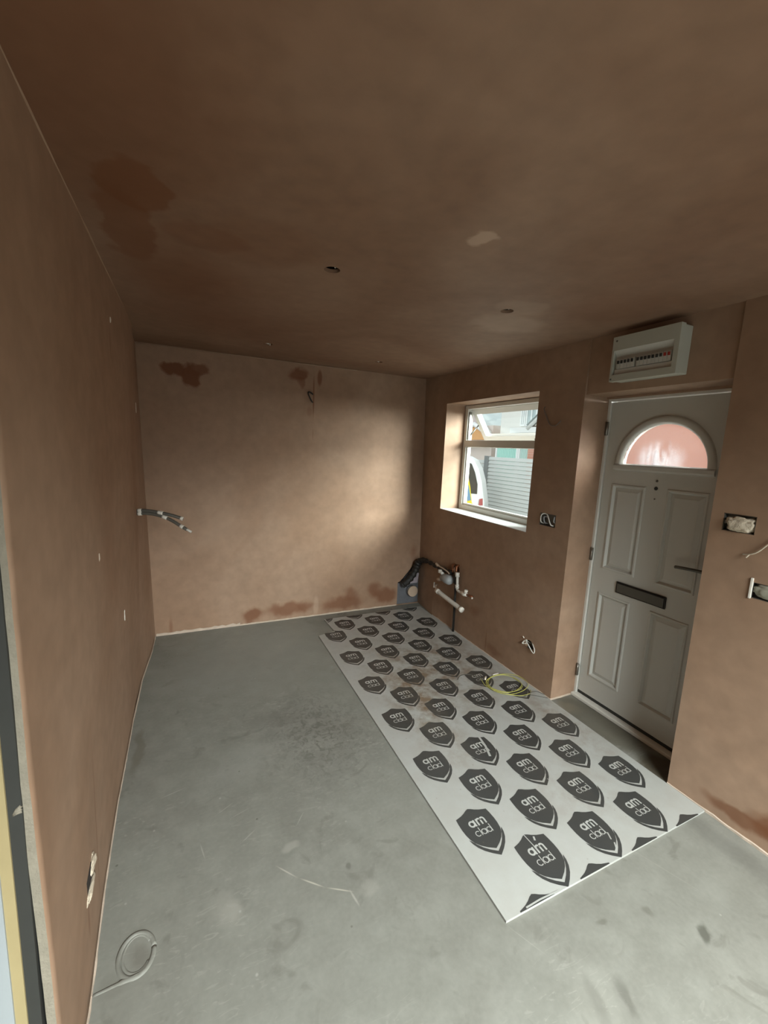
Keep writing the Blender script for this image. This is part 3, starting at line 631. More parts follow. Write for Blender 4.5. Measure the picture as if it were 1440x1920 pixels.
# scuffs that took the print off
for pts, wd in (([(1.508, 1.755), (1.495, 1.68), (1.468, 1.605)], .013), ([(1.64, 1.365), (1.67, 1.33)], .003), ([(1.295, 1.165), (1.297, 1.13), (1.300, 1.085)], .004),
                ([(1.655, 1.03), (1.640, 1.00)], .006), ([(1.330, 1.142), (1.322, 1.125)], .008), ([(1.640, .985), (1.622, .962)], .006), ([(1.17, 2.12), (1.15, 2.06)], .003), ([(1.09, .932), (1.16, .934), (1.25, .930)], .006)):
    stroke(bm, pts, wd, ZLt+.0003, 0)
board = bpy.data.objects.new('x', None); bpy.data.objects.remove(board)
me = bpy.data.meshes.new('cladding_board'); bm.to_mesh(me); bm.free()
for m in (M_bw, M_bp, M_bl): me.materials.append(m)
board = bpy.data.objects.new('cladding_board', me); col.objects.link(board)
tag(board, 'large white board printed with rows of dark shield logos, lying flat on the concrete floor', 'board')

# ------------------------------------------------------------------ coil of wire on the board
coil = empty('wire_coil', (2.04, 2.12, BT), 'loose coil of thin yellow-green wire lying on the printed board by the wall', 'wire')
bm = bmesh.new(); z0 = BT+.004
def loop(cx, cy, rx_, ry_, a0, a1, z, jit, n=40):
    out = []
    for i in range(n+1):
        t = math.radians(a0+(a1-a0)*i/n); k = 1+jit*math.sin(2.3*t+cx*9); out.append((cx+rx_*k*math.cos(t), cy+ry_*k*math.sin(t), z+.006*abs(math.sin(1.5*t))))
    return out
tube(bm, loop(2.035, 2.150, .125, .110, 20, 740, z0, .05, 80), .0022, 6)
tube(bm, loop(2.050, 2.135, .155, .125, 150, 560, z0+.004, .05, 60), .0022, 6)
tube(bm, spline([(1.905, 2.255, z0+.01), (1.89, 2.17, z0), (1.93, 2.07, z0), (2.03, 1.995, z0), (2.12, 1.985, z0+.003), (2.16, 2.02, z0)]), .0022, 6)
mesh_obj('wire', bm, M_yg, coil, True)
bm = bmesh.new(); tube(bm, [(1.93, 2.235, z0+.006), (1.96, 2.265, z0+.008)], .006, 8); mesh_obj('tape_wrap', bm, M_tape, coil, True); bm = bmesh.new(); tube(bm, [(2.03, 2.27, z0+.004), (2.085, 2.275, z0+.004)], .0045, 8); mesh_obj('tape_wrap', bm, M_tape, coil, True)
bm = bmesh.new(); tube(bm, spline([(1.745, 2.315, z0), (1.79, 2.345, z0+.006), (1.85, 2.33, z0+.012), (1.90, 2.27, z0+.012), (1.94, 2.22, z0)]), .0022, 6)
mesh_obj('grey_wire', bm, M_conduit, coil, True); bm = bmesh.new(); tube(bm, spline([(2.12, 1.985, z0+.006), (2.17, 1.975, z0+.012), (2.212, 1.94, z0)]), .0022, 6)
mesh_obj('grey_wire', bm, M_conduit, coil, True); bm = bmesh.new(); tube(bm, spline([(2.10, 1.985, z0), (2.14, 1.945, z0+.004), (2.20, 1.90, z0)]), .0018, 6); mesh_obj('grey_wire', bm, M_conduit, coil, True)

# ------------------------------------------------------------------ fuse box over the door
cu = empty('fuse_box', (2.17, 1.49, 2.1), 'white consumer unit fuse box with row of breakers on wall above the front door', 'fuse box')
CX, CY0, CY1, CZ0, CZ1 = 2.130, 1.318, 1.672, 2.072, 2.306
bm = bmesh.new(); box(bm, (CX+.03, CY0+.004, CZ0+.004), (XR+.013, CY1-.002, CZ1-.002), 0, .004)
fr = sheet(rect(CY0, CZ0, CY1, CZ1), [rect(CY0+.024, CZ0+.034, CY1-.012, CZ1-.072)], lambda u, v, w: (CX+w, u, v), .034, 0, bm)
mesh_obj('casing', bm, M_cu, cu)
bm = bmesh.new(); a, b, c_, d = CY0+.024, CZ0+.034, CY1-.012, CZ1-.072
vs = [bm.verts.new(v) for v in ((CX+.001, a, d), (CX+.001, c_, d), (CX+.026, c_, d-.028), (CX+.026, a, d-.028))]; bm.faces.new(vs)
box(bm, (CX+.026, a, b), (CX+.030, c_, d)); box(bm, (CX+.012, a+.004, b), (CX+.026, c_-.004, b+.030), 0, .002); mesh_obj('flap', bm, M_cu_in, cu)
ybr = a+.012; zc = b+.058
for i in range(15):
    red = i in (0, 1)
    yb0 = ybr+i*.0198+(.012 if i > 8 else 0)
    if yb0+.018 > c_: break
    bm = bmesh.new(); box(bm, (CX+.008, yb0, zc-.026), (CX+.026, yb0+.0178, zc+.024), 0, .001)
    box(bm, (CX+.001, yb0+.004, zc-.001), (CX+.008, yb0+.0138, zc+.015), 1, .001)
    mesh_obj('breaker', bm, [M_cu_in, M_red if red else M_dark], cu)
for y_, z_ in ((CY1-.022, CZ1-.022), (CY1-.010, CZ0+.012)): bm = bmesh.new(); tube(bm, [(CX-.002, y_, z_), (CX+.004, y_, z_)], .005, 10); mesh_obj('cover_screw', bm, M_gun, cu)

# ------------------------------------------------------------------ back boxes and loose cable ends
def backbox(y0, z0, y1, z1, x0, depth, label, group=None, nm='back_box'):
    e = empty(nm, (x0+depth/2, (y0+y1)/2, z0), label, 'socket box', group)
    bm = bmesh.new(); t = .0015; g_ = .001
    y0 += g_; y1 -= g_; z0 += g_; z1 -= g_
    box(bm, (x0+depth-t, y0, z0), (x0+depth, y1, z1)); box(bm, (x0+.002, y0, z0), (x0+depth, y0+t, z1)); box(bm, (x0+.002, y1-t, z0), (x0+depth, y1, z1))
    box(bm, (x0+.002, y0, z0), (x0+depth, y1, z0+t)); box(bm, (x0+.002, y0, z1-t), (x0+depth, y1, z1))
    for y in (y0+.004, y1-.010): box(bm, (x0+.006, y, (z0+z1)/2-.008), (x0+.008, y+.006, (z0+z1)/2+.008))
    mesh_obj('metal_box', bm, M_metal, e); return e
def crumple(cx, cy, cz, sx, sy, sz, amp, seed):
    bm = bmesh.new(); bmesh.ops.create_icosphere(bm, subdivisions=4, radius=1.)
    for v in bm.verts:
        p = v.co.copy(); k = 1+amp*mnoise.noise(p*1.7+Vector((seed, 0, 0)))+amp*.6*mnoise.noise(p*4.5+Vector((0, seed, 0)))
        for ax in range(3): p[ax] = math.copysign(abs(p[ax])**.7, p[ax])
        v.co = Vector((cx+p.x*sx*k, cy+p.y*sy*k, cz+p.z*sz*k))
    return bm
# between window and door
e = backbox(2.012, 1.176, 2.152, 1.262, XR, .035, 'double metal socket box with curled grey cables, set in wall right of the window')
bm = bmesh.new(); tube(bm, spline([(XR+.03, 2.12, 1.185), (XR-.004, 2.135, 1.20), (XR-.010, 2.128, 1.25), (XR+.004, 2.10, 1.258), (XR-.006, 2.07, 1.235), (XR-.008, 2.045, 1.195), (XR+.012, 2.035, 1.185)]), .0042, 8); mesh_obj('cable', bm, M_pipe, e, True)
bm = bmesh.new(); tube(bm, spline([(XR+.03, 2.10, 1.19), (XR, 2.105, 1.20), (XR-.002, 2.112, 1.235), (XR+.012, 2.095, 1.24)]), .004, 8); mesh_obj('cable', bm, M_greypl, e, True); bm = bmesh.new(); tube(bm, spline([(XR+.03, 2.03, 1.20), (XR+.002, 2.028, 1.215), (XR+.002, 2.026, 1.25)]), .004, 8); mesh_obj('cable', bm, M_greypl, e, True)
# low on the wall between window and door
e = backbox(2.086, .262, 2.174, .324, XR+.004, .035, 'small low socket hole with looped white cable, in wall left of the doorway')
bm = bmesh.new(); tube(bm, spline([(XR+.03, 2.150, .290), (XR-.006, 2.160, .315), (XR-.012, 2.125, .295), (XR-.012, 2.085, .262), (XR-.008, 2.070, .258), (XR-.010, 2.066, .285), (XR-.006, 2.085, .305), (XR+.01, 2.115, .316)]), .0036, 8); mesh_obj('cable', bm, M_pipe, e, True)
bm = bmesh.new(); tube(bm, spline([(XR+.02, 2.165, .285), (XR-.008, 2.185, .280), (XR-.010, 2.175, .300), (XR+.004, 2.160, .318)]), .005, 8); mesh_obj('cable', bm, M_tape, e, True); bm = bmesh.new(); tube(bm, spline([(XR-.004, 2.180, .322), (XR-.010, 2.188, .335)]), .0035, 8); mesh_obj('cable', bm, M_tape, e, True)
# two on the near pier
e = backbox(.936, 1.352, 1.060, 1.432, XR, .035, 'double socket box stuffed with crumpled pale paper, in wall right of the front door')
mesh_obj('paper_wad', crumple(XR+.004, .990, 1.388, .022, .050, .034, .35, 2.), M_wool, e, True)
e = backbox(.795, 1.080, .913, 1.150, XR, .035, 'socket box packed with grey filler, on the photo edge below the paper-stuffed box')
mesh_obj('paper_wad', crumple(XR+.012, .852, 1.118, .018, .050, .028, .25, 9.), simple('grey_filler', srgb(150, 148, 132), .9, var=.2, scale=40), e, True)
bm = bmesh.new(); box(bm, (XR-.006, .908, 1.076), (XR+.004, .918, 1.168), 0, .002); mesh_obj('plaster_lip', bm, M_tape, e)
o = bmesh.new(); tube(o, spline([(XR-.004, .962, 1.262), (XR-.012, .935, 1.268), (XR-.014, .905, 1.288), (XR-.010, .870, 1.335), (XR-.004, .83, 1.375)]), .0032, 8); tube(o, spline([(XR-.012, .935, 1.268), (XR-.018, .943, 1.252)]), .003, 8)
o = mesh_obj('wire_tail', o, M_wool, None, True); tag(o, 'thin pale wire tail on the wall between two socket boxes right of the door', 'wire')
o = bmesh.new(); tube(o, spline([(XR+.005, 2.205, 1.985), (XR-.010, 2.205, 1.965), (XR-.012, 2.18, 1.925), (XR-.010, 2.14, 1.862), (XR-.012, 2.09, 1.850), (XR-.008, 2.062, 1.872), (XR+.003, 2.058, 1.885)]), .003, 8)
o = mesh_obj('wire_loop', o, simple('dim_wire', srgb(120, 110, 104), .5), None, True); tag(o, 'thin dull wire looping from the wall beside top right of the window', 'wire')
# back wall, high beside the seam
o = bmesh.new(); tube(o, spline([(1.035, YB+.01, 2.10), (1.02, YB-.02, 2.105), (.99, YB-.03, 2.115), (.985, YB-.03, 2.095), (1.01, YB-.03, 2.045), (1.03, YB-.01, 2.03)]), .006, 8)
o = mesh_obj('wire_loop', o, M_black, None, True); tag(o, 'small dark looped wire end high on the back wall beside the plaster seam', 'wire')
# four ceiling holes: white cable tail in each
names = ['white cable end in the ceiling hole nearest the camera on the left', 'white cable end in the ceiling hole nearest the fuse box', 'white cable end in the small ceiling hole by the back wall, left one', 'white cable end in the small ceiling hole by the back wall, right one']
for i, (x, y) in enumerate(DL):
    bm = bmesh.new(); tube(bm, [(x+.012, y+.01, H+.13), (x+.012, y+.008, H+.06), (x+.014, y+.004, H+.012 if i != 2 else H-.006)], .0035, 8)
    if i in (2, 3): tube(bm, [(x-.02, y, H+.010), (x+.005, y, H+.004)], .005, 8)
    o = mesh_obj('cable_tail', bm, M_pipe, None, True); tag(o, names[i], 'cable', 'cable ends in the four ceiling holes')
# left wall: cables at chest height
def lx(y, z): return XL+left_off(y, z)
e = empty('cable_pair', (lx(3.05, 1.17), 3.05, 1.17), 'pair of dark grey cables banded with white tape, sticking out of the left wall', 'cable')
P1 = spline([(lx(3.05, 1.17)-.005, 3.05, 1.186), (-.25, 3.03, 1.190), (-.18, 3.0, 1.182), (-.10, 2.97, 1.165), (-.035, 2.955, 1.142)])
P2 = spline([(lx(3.05, 1.17)-.005, 3.05, 1.166), (-.25, 3.03, 1.172), (-.18, 3.0, 1.164), (-.11, 2.97, 1.137), (-.045, 2.93, 1.098), (-.015, 2.915, 1.080)])
bm = bmesh.new(); tube(bm, P1, .0105, 10); mesh_obj('cable', bm, M_conduit, e, True)
bm = bmesh.new(); tube(bm, P2, .0105, 10); mesh_obj('cable', bm, M_conduit, e, True)
def band(P, i, j, r=.0125, m=M_tape):
    bm = bmesh.new(); tube(bm, P[i:j+1], r, 10); mesh_obj('tape_band', bm, m, e, True)
band(P1, 2, 5, .0135); band(P2, 2, 5, .0135); band(P1, 16, 19); band(P2, 19, 22); band(P1, 30, 32); band(P2, 31, 34)
bm = bmesh.new(); tube(bm, [(-.022, 2.918, 1.085), (.012, 2.905, 1.064)], .008, 8); mesh_obj('cable_core', bm, M_pipe, e, True)
# small things on the left wall
def chip(nm, y, z, sy, sz, label, cat, mat=M_tape, seed=1.):
    o = mesh_obj(nm, crumple(lx(y, z), y, z, .003, sy, sz, .3, seed), mat, None, True); tag(o, label, cat); return o
chip('cable_stub', 3.3, 1.841, .010, .032, 'short white cable stub high on the left wall near the back corner', 'cable', seed=3.)
chip('cable_stub', 2.335, 2.165, .008, .012, 'tiny white cable stub at the top of the left wall under the ceiling', 'cable', seed=4.)
chip('cable_stub', 1.785, 1.209, .003, .014, 'thin pale cable stub in the middle of the left wall', 'cable', M_bead, seed=5.)
chip('cable_stub', 2.37, .755, .005, .028, 'small white cable stub low on the left wall, far side', 'cable', seed=6.)
e = empty('back_box', (lx(1.34, .31), 1.34, .27), 'torn socket opening with pale ragged paper low on the left wall near the camera', 'socket box')
bm = bmesh.new(); box(bm, (lx(1.34, .3)-.01, 1.290, .275), (lx(1.34, .3)+.0015, 1.375, .345)); mesh_obj('box_opening', bm, M_void, e)
mesh_obj('torn_paper', crumple(lx(1.38, .32)+.002, 1.385, .330, .008, .030, .016, .4, 5.), M_wool, e, True)
mesh_obj('torn_paper', crumple(lx(1.31, .3)+.002, 1.335, .290, .006, .045, .010, .4, 8.), M_wool, e, True)

# ------------------------------------------------------------------ corner plumbing
bm = sheet([(1.994, .001), (2.26, .001), (2.26, .50), (2.235, .47), (2.03, .245), (1.994, .235)], [], lambda u, v, w: (u, YB+.018+w+.008*mnoise.noise(Vector((u*9, v*9, 0))), v), .004)
o = mesh_obj('membrane', bm, M_dpm); tag(o, 'grey plastic membrane filling the open bottom corner of the back wall', 'plastic sheet')
e = empty('soil_pipe', (2.165, 3.78, .07), 'capped beige round pipe end in the far corner by the grey membrane', 'pipe')
bm = bmesh.new(); tube(bm, [(2.160, 3.815, .150), (2.160, 3.77, .150)], .056, 28); mesh_obj('pipe', bm, M_greypl, e)
bm = bmesh.new(); tube(bm, [(2.160, 3.772, .150), (2.160, 3.760, .150)], [.060, .058], 28); mesh_obj('pipe_cap', bm, M_beige, e)
bm = sheet([(2.10, .235), (2.22, .235), (2.236, .335), (2.215, .36), (2.14, .28)], [], lambda u, v, w: (u, 3.785+w, v), .004)
o = mesh_obj('plastic_scrap', bm, simple('lilac_plastic', srgb(158, 150, 156), .4, var=.2, scale=30)); tag(o, 'pale crumpled plastic scrap above the capped pipe in the corner', 'plastic sheet')
# black lagged pipe
P = spline([(2.03, 3.765, .235), (2.06, 3.75, .26), (2.12, 3.745, .32), (2.165, 3.74, .40), (2.180, 3.72, .475), (2.190, 3.66, .520), (2.190, 3.52, .535), (2.185, 3.36, .535), (2.185, 3.20, .540), (2.185, 3.105, .550)], 6)
bm = bmesh.new(); tube(bm, P, [(.036 if i < 26 else .027 if i < 34 else .018)+.006*math.sin(i*1.9) for i in range(len(P))], 12)
o = mesh_obj('lagged_pipe', bm, M_black, None, True); tag(o, 'lumpy black lagged pipe bending out of the corner along the right wall', 'pipe')
# vertical pipe
e = empty('water_pipe', (2.185, 3.04, 0), 'dark vertical water pipe running down the right wall behind the white waste pipe', 'pipe')
bm = bmesh.new(); tube(bm, [(2.188, 3.045, .60), (2.188, 3.035, .30), (2.190, 3.03, .0)], .011, 10); mesh_obj('pipe', bm, M_black, e, True)
bm = bmesh.new(); tube(bm, spline([(2.23, 3.12, .63), (2.19, 3.11, .615), (2.180, 3.085, .585), (2.180, 3.09, .56)]), .009, 10); tube(bm, spline([(2.23, 3.05, .63), (2.19, 3.045, .625), (2.180, 3.035, .58)]), .010, 10); mesh_obj('copper_bend', bm, M_copper, e, True)
bm = bmesh.new(); tube(bm, [(2.185, 3.037, .545), (2.185, 3.035, .47)], .020, 12); mesh_obj('pipe_joint', bm, M_dark, e, True)
bm = bmesh.new(); tube(bm, [(2.196, 3.052, .13), (2.198, 3.055, .02)], .005, 8); mesh_obj('white_wire', bm, M_pipe, e, True)
# grey tee fitting
e = empty('valve_fitting', (2.165, 3.15, .45), 'grey plastic valve body with white outlets on right wall under the window', 'pipe fitting')
bm = bmesh.new(); tube(bm, [(2.165, 3.245, .470), (2.165, 3.225, .472), (2.160, 3.16, .478), (2.160, 3.10, .482), (2.162, 3.075, .484)], [.018, .030, .043, .046, .030], 18); mesh_obj('body', bm, M_greypl, e, True)
bm = bmesh.new(); tube(bm, [(2.160, 3.21, .505), (2.150, 3.25, .525)], .016, 12); tube(bm, [(2.150, 3.25, .51), (2.150, 3.25, .54)], .019, 12); mesh_obj('outlet', bm, M_pipe, e, True)
bm = bmesh.new(); tube(bm, [(2.155, 3.23, .45), (2.145, 3.275, .435)], .017, 12); mesh_obj('outlet', bm, M_beige, e, True)
o = bmesh.new(); tube(o, spline([(2.160, 3.34, .572), (2.155, 3.30, .566), (2.155, 3.20, .560), (2.158, 3.14, .550), (2.158, 3.11, .538)]), [.014]*9+[.007]*24, 10)
o = mesh_obj('hose', o, M_beige, None, True); tag(o, 'thin cream hose curving from the black lagged pipe to the grey valve', 'hose')
# white pipe with elbows and tap
e = empty('isolating_valve', (2.17, 2.87, .42), 'white plastic elbowed pipe ending in a small tap with copper stub, on right wall', 'pipe')
bm = bmesh.new(); tube(bm, [(2.165, 2.995, .585), (2.165, 2.992, .545)], .019, 12); tube(bm, spline([(2.165, 2.992, .56), (2.165, 2.985, .48), (2.160, 2.972, .435), (2.155, 2.93, .428), (2.155, 2.88, .432)]), .0115, 12)
tube(bm, [(2.163, 2.985, .475), (2.160, 2.975, .445)], .017, 12); mesh_obj('pipe', bm, M_pipe, e, True)
bm = bmesh.new(); tube(bm, [(2.155, 2.905, .430), (2.155, 2.86, .432), (2.155, 2.82, .438)], [.014, .021, .015], 12); tube(bm, [(2.150, 2.842, .44), (2.148, 2.825, .478)], [.012, .016], 12); mesh_obj('tap_body', bm, M_tape, e, True)
bm = bmesh.new(); tube(bm, [(2.155, 2.82, .438), (2.155, 2.745, .447)], .011, 12); mesh_obj('copper_stub', bm, M_copper, e, True)
bm = bmesh.new(); tube(bm, [(2.152, 2.748, .437), (2.150, 2.738, .435)], .008, 10); mesh_obj('end_plug', bm, M_tape, e, True)
# waste pipe
e = empty('waste_pipe', (2.165, 3.1, .27), 'short white plastic waste pipe sloping across the low right wall', 'pipe')
bm = bmesh.new(); A_, B_ = Vector((2.148, 3.290, .323)), Vector((2.148, 2.862, .284))
tube(bm, [A_, B_], .0205, 18, caps=False); tube(bm, [B_, A_], .0175, 18, caps=False); mesh_obj('pipe', bm, M_pipe, e, True)
bm = bmesh.new(); tube(bm, [A_.lerp(B_, .02), A_.lerp(B_, .10)], .024, 18); mesh_obj('collar', bm, M_tape, e, True); bm = bmesh.new(); tube(bm, [A_.lerp(B_, .93), B_], .0235, 18); mesh_obj('collar', bm, M_tape, e, True)
bm = bmesh.new(); tube(bm, [A_+Vector((0, .001, 0)), A_.lerp(B_, .03)], .016, 16); mesh_obj('bore', bm, M_void, e)
bm = bmesh.new(); tube(bm, spline([(2.25, 3.40, .335), (2.19, 3.37, .345), (2.16, 3.325, .338), (2.150, 3.295, .328)]), .0085, 10); mesh_obj('feed_pipe', bm, M_beige, e, True)
bm = bmesh.new(); box(bm, (2.205, 3.428, .298), (2.217, 3.438, .352)); o = mesh_obj('pipe_clip', bm, M_tape); tag(o, 'thin upright white strip beside the pipe hole, left of the waste pipe', 'clip')

# ------------------------------------------------------------------ outside
GZ = -.17
bm = bmesh.new(); box(bm, (XO, -25, GZ-.1), (60, 70, GZ)); o = mesh_obj('ground', bm, simple('concrete_drive', srgb(186, 186, 180), .9, var=.1, scale=3)); tag(o, kind='structure')
M_fence = simple('pale_grey_composite', srgb(196, 199, 196), .7, var=.05, scale=4); M_fpost = simple('grey_post', srgb(120, 124, 124), .6, var=.05)
FXX = 7.0; ftop = 1.575
fence = empty('slat_fence', (FXX, 8, GZ), 'grey fence of horizontal slats with dark post across the lane outside the window', 'fence')
posts = [6.68, 8.76, 10.84, 12.92]
for i in range(len(posts)-1):
    a, b = posts[i]+.07, posts[i+1]-.07; bm = bmesh.new(); z = GZ+.05; tp = ftop-(.05 if i != 0 else 0)
    while z+.09 < tp+.01:
        vs = [bm.verts.new(v) for y_ in (a, b) for v in ((FXX, y_, z), (FXX-.018, y_, z+.012), (FXX, y_, z+.088), (FXX+.03, y_, z+.088), (FXX+.03, y_, z))]
        for k in range(5): bm.faces.new((vs[k], vs[(k+1)%5], vs[5+(k+1)%5], vs[5+k]))
        bm.faces.new(vs[:5]); bm.faces.new(vs[5:]); z += .094
    mesh_obj('slat_panel', bm, M_fence, fence)
for p in posts:
    bm = bmesh.new(); box(bm, (FXX-.04, p-.075, GZ), (FXX+.06, p+.075, ftop+.01), 0, .006); mesh_obj('post', bm, M_fpost, fence)

# white patrol car standing by the fence, only its tail in view
car = empty('car', (5.97, 7.9, GZ), 'white car with yellow and blue side markings parked outside, seen through window left edge', 'car')
M_carw = simple('white_paint', srgb(232, 236, 236), .2, var=.02); M_carg = simple('car_glass', srgb(60, 64, 62), .08, var=.05); M_yel = simple('yellow_film', srgb(226, 208, 40), .3, var=.05); M_blu = simple('blue_film', srgb(104, 146, 178), .3, var=.05)
cy_ = lambda pts: [(7.9+(a-7.9)*.6 if a < 8.7 else a, b) for a, b in pts]
prof = cy_([(7.50, .12), (7.44, .35), (7.46, .62), (7.52, .80), (7.62, 1.11), (7.78, 1.40), (7.98, 1.60), (8.25, 1.68)]) + [(9.3, 1.66), (9.9, 1.50), (10.6, 1.05), (11.4, .92), (11.75, .70), (11.8, .12)]
bm = bmesh.new(); rows = []
for x, ins in ((5.42, .10), (5.40, .0), (5.45, 0.), (5.62, -.06)): pass
def section(x, shrink): 
    cy, cz = 9.65, .6
    return [bm.verts.new((x, cy+(y_-cy)*(1-shrink), GZ+.05+(z_ if z_ < .62 else .62+(z_-.62)*(1-shrink)))) for y_, z_ in prof]
secs = [section(5.98, .10), section(6.0, .03), section(6.10, 0.), section(7-.35, 0.), section(7-.20, .06)]
secs = [section(x, s) for x, s in ((5.30, .05), (5.33, .01), (5.45, 0), (6.65, 0), (6.78, .03))] if False else secs
for p, q in zip(secs, secs[1:]):
    for k in range(len(prof)): bm.faces.new((p[k], p[(k+1)%len(prof)], q[(k+1)%len(prof)], q[k]))
bm.faces.new(secs[0]); bm.faces.new(secs[-1][::-1])
mesh_obj('car_body', bm, M_carw, car)
def side(pts, m, nm, x=5.972): mesh_obj(nm, sheet(cy_(pts), [], lambda u, v, w: (x+w, u, GZ+.05+v), .02), m, car)
side([(8.55, .83), (8.55, 1.56), (8.18, 1.56), (8.02, 1.51), (7.87, 1.32), (7.74, 1.05), (7.73, .83)], M_carg, 'side_window')
side([(8.75, .83), (8.75, 1.56), (9.4, 1.54), (9.9, 1.30), (10.2, .85)], M_carg, 'side_window')
side([(8.40, 1.27), (8.12, 1.25), (8.0, .97), (7.91, .62), (7.84, .58), (8.0, .50), (8.45, .5)], M_yel, 'yellow_marking', 5.962)
side([(8.19, 1.0), (8.07, 1.02), (7.94, .68), (8.07, .65)], M_blu, 'blue_marking', 5.954)
side([(7.64, .56), (7.62, .72), (7.50, .74), (7.48, .58)], simple('tail_light_red', srgb(170, 84, 84), .2), 'tail_light', 5.962)
for yv in (8.35, 11.0):
    bm = bmesh.new(); tube(bm, [(5.93, yv, GZ+.31), (6.15, yv, GZ+.31)], .31, 28); tube(bm, [(5.92, yv, GZ+.31), (5.95, yv, GZ+.31)], .2, 20, 1); mesh_obj('wheel', bm, [M_black, M_chrome], car)
car.rotation_euler.z = math.radians(42)

# houses across the lane
M_rend = simple('pale_render', srgb(228, 226, 220), .9, var=.05); M_renda = simple('cream_render', srgb(226, 222, 206), .9, var=.05)
M_wht = simple('white_trim', srgb(236, 238, 236), .5, var=.02); M_mint = simple('mint_garage_door', srgb(176, 224, 212), .5, var=.04); M_mint2 = simple('pale_mint_door', srgb(196, 222, 214), .5, var=.04)
M_roof = simple('slate_roof', srgb(196, 206, 206), .8, var=.1, scale=3); M_hglass = simple('house_glass', srgb(176, 190, 190), .1, var=.2, scale=1.5); M_org = simple('orange_boards', srgb(210, 160, 104), .7, var=.1)
def brick_mat():
    m, nt, b = new_mat('red_brick'); N = nt.nodes; L = nt.links; tc = N.new('ShaderNodeTexCoord'); mp = N.new('ShaderNodeMapping'); mp.inputs['Rotation'].default_value = (math.pi/2, 0, math.pi/2)
    L.new(tc.outputs['Object'], mp.inputs['Vector']); br = N.new('ShaderNodeTexBrick'); br.inputs['Scale'].default_value = 4.5
    br.inputs['Color1'].default_value = srgb(214, 158, 138); br.inputs['Color2'].default_value = srgb(200, 140, 120); br.inputs['Mortar'].default_value = srgb(214, 196, 184)
    L.new(mp.outputs['Vector'], br.inputs['Vector']); L.new(br.outputs['Color'], b.inputs['Base Color']); b.inputs['Roughness'].default_value = .9; return m
M_brick = brick_mat()
h = empty('house', (15, 15.5, GZ), 'pale rendered house with white windows and slate gable roof beyond the fence', 'house')
bm = bmesh.new(); box(bm, (14.0, 12.0, GZ), (20, 16.7, 4.4)); mesh_obj('wall', bm, M_rend, h)
bm = bmesh.new(); vs = [bm.verts.new(v) for v in ((13.6, 11.6, 2.92), (13.6, 14.05, 2.92), (13.6, 12.2, 4.25))]; bm.faces.new(vs)
vs2 = [bm.verts.new(v) for v in ((14.0, 11.6, 2.92), (14.0, 14.05, 2.92), (14.0, 12.2, 4.25))]; bm.faces.new(vs2[::-1])
for k in range(3): bm.faces.new((vs[k], vs[(k+1)%3], vs2[(k+1)%3], vs2[k]))
mesh_obj('gable', bm, M_renda, h)
bm = bmesh.new(); tube(bm, [(13.5, 14.35, 2.80), (13.5, 12.2, 4.36)], .10, 4); mesh_obj('bargeboard', bm, M_wht, h)
bm = bmesh.new(); box(bm, (13.5, 12.0, 2.62), (14.0, 15.45, 2.86)); box(bm, (13.6, 12.0, 2.30), (14.0, 15.4, 2.45)); mesh_obj('fascia', bm, M_wht, h)
bm = bmesh.new(); vs = [bm.verts.new(v) for v in ((13.45, 14.4, 2.86), (13.45, 12.3, 4.42), (20, 12.3, 5.2), (20, 14.4, 2.86))]; bm.faces.new(vs); vs = [bm.verts.new((v.co.x, v.co.y, v.co.z+.08)) for v in vs]; bm.faces.new(vs[::-1]); mesh_obj('roof', bm, M_roof, h)
for (a, b, c_, d) in ((14.3, 2.95, 14.95, 3.75), (15.0, 2.95, 15.3, 3.75)):
    bm = sheet(rect(a, b, c_, d), [rect(a+.07, b+.07, (a+c_)/2-.03, d-.07), rect((a+c_)/2+.03, b+.07, c_-.07, d-.07)], lambda u, v, w: (13.93+w, u, v), .06); f = mesh_obj('window', bm, M_wht, h)
    bm = bmesh.new(); box(bm, (13.97, a+.05, b+.05), (13.985, c_-.05, d-.05)); mesh_obj('pane', bm, M_hglass, f)
for (a, c_, m) in ((15.85, 17.2, M_mint),): pass
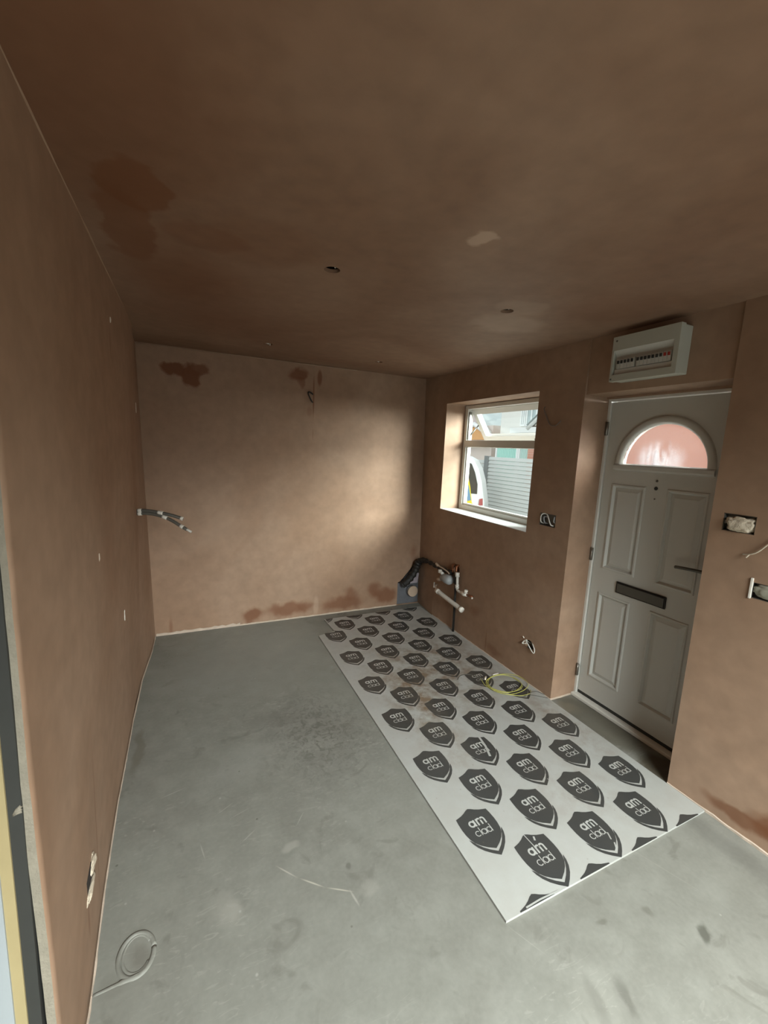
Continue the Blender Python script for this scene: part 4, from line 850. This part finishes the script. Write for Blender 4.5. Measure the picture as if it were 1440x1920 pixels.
for (a, c_, m) in ((15.95-.6, 17.0-.3, M_mint), (14.05, 15.1, M_mint2)):
    bm = bmesh.new(); box(bm, (13.93, a, GZ), (14.0, c_, 1.93)); 
    for k in range(12): box(bm, (13.915, a+k*(c_-a)/12+.01, GZ+.05), (13.93, a+(k+1)*(c_-a)/12-.01, 1.9))
    mesh_obj('garage_door', bm, m, h)
    bm = bmesh.new(); box(bm, (13.90, a-.12, GZ), (13.99, a, 2.03)); box(bm, (13.90, c_, GZ), (13.99, c_+.12, 2.03)); box(bm, (13.90, a-.12, 1.93), (13.99, c_+.12, 2.05)); mesh_obj('door_surround', bm, M_wht, h)
bm = bmesh.new(); box(bm, (13.8, 14.1, GZ), (13.9, 14.5, 2.0)); mesh_obj('brick_pier', bm, M_brick, h)
h = empty('house', (15, 20, GZ), 'house with white bargeboards and orange boarded gable, left in the window view', 'house')
bm = bmesh.new(); box(bm, (14.4, 17.75, GZ), (20, 26, 3.1)); mesh_obj('wall', bm, simple('pinkish_render', srgb(222, 208, 200), .9, var=.05), h)
def gablet(x, y0, y1, zb, zt, m, trim, nm):
    ym = (y0+y1)/2; bm = sheet([(y0, zb), (y1, zb), (ym, zt)], [], lambda u, v, w: (x+w, u, v), .3); mesh_obj(nm, bm, m, h)
    bm = bmesh.new(); tube(bm, [(x-.05, y0-.3, zb-.1), (x-.05, ym, zt+.14)], trim, 4); tube(bm, [(x-.05, y1+.3, zb-.1), (x-.05, ym, zt+.14)], trim, 4); mesh_obj('bargeboard', bm, M_wht, h)
gablet(14.2, 17.2, 21.0, 2.35, 3.05, M_org, .13, 'gable')
gablet(14.35, 18.1, 23.0, 2.75, 4.6, simple('dusky_gable', srgb(196, 182, 178), .9, var=.05), .12, 'gable')
bm = bmesh.new(); box(bm, (14.0, 17.8, 1.98), (14.5, 26, 2.22)); mesh_obj('fascia', bm, M_wht, h)
bm = bmesh.new(); vs = [bm.verts.new(v) for v in ((14.3, 17.9, 2.7), (14.3, 20.7, 4.8), (20, 20.7, 4.8), (20, 17.9, 2.7))]; bm.faces.new(vs); vs = [bm.verts.new((v.co.x, v.co.y, v.co.z+.08)) for v in vs]; bm.faces.new(vs[::-1]); mesh_obj('roof', bm, M_roof, h)
# brick house opposite the front door
h = empty('house', (6.8, 3.5, GZ), 'red brick wall of the house facing the front door, blurred pink through its arched glass', 'house')
bm = bmesh.new(); box(bm, (6.8, -1.0, GZ), (7.3, 5.6, 5.2)); mesh_obj('wall', bm, M_brick, h)
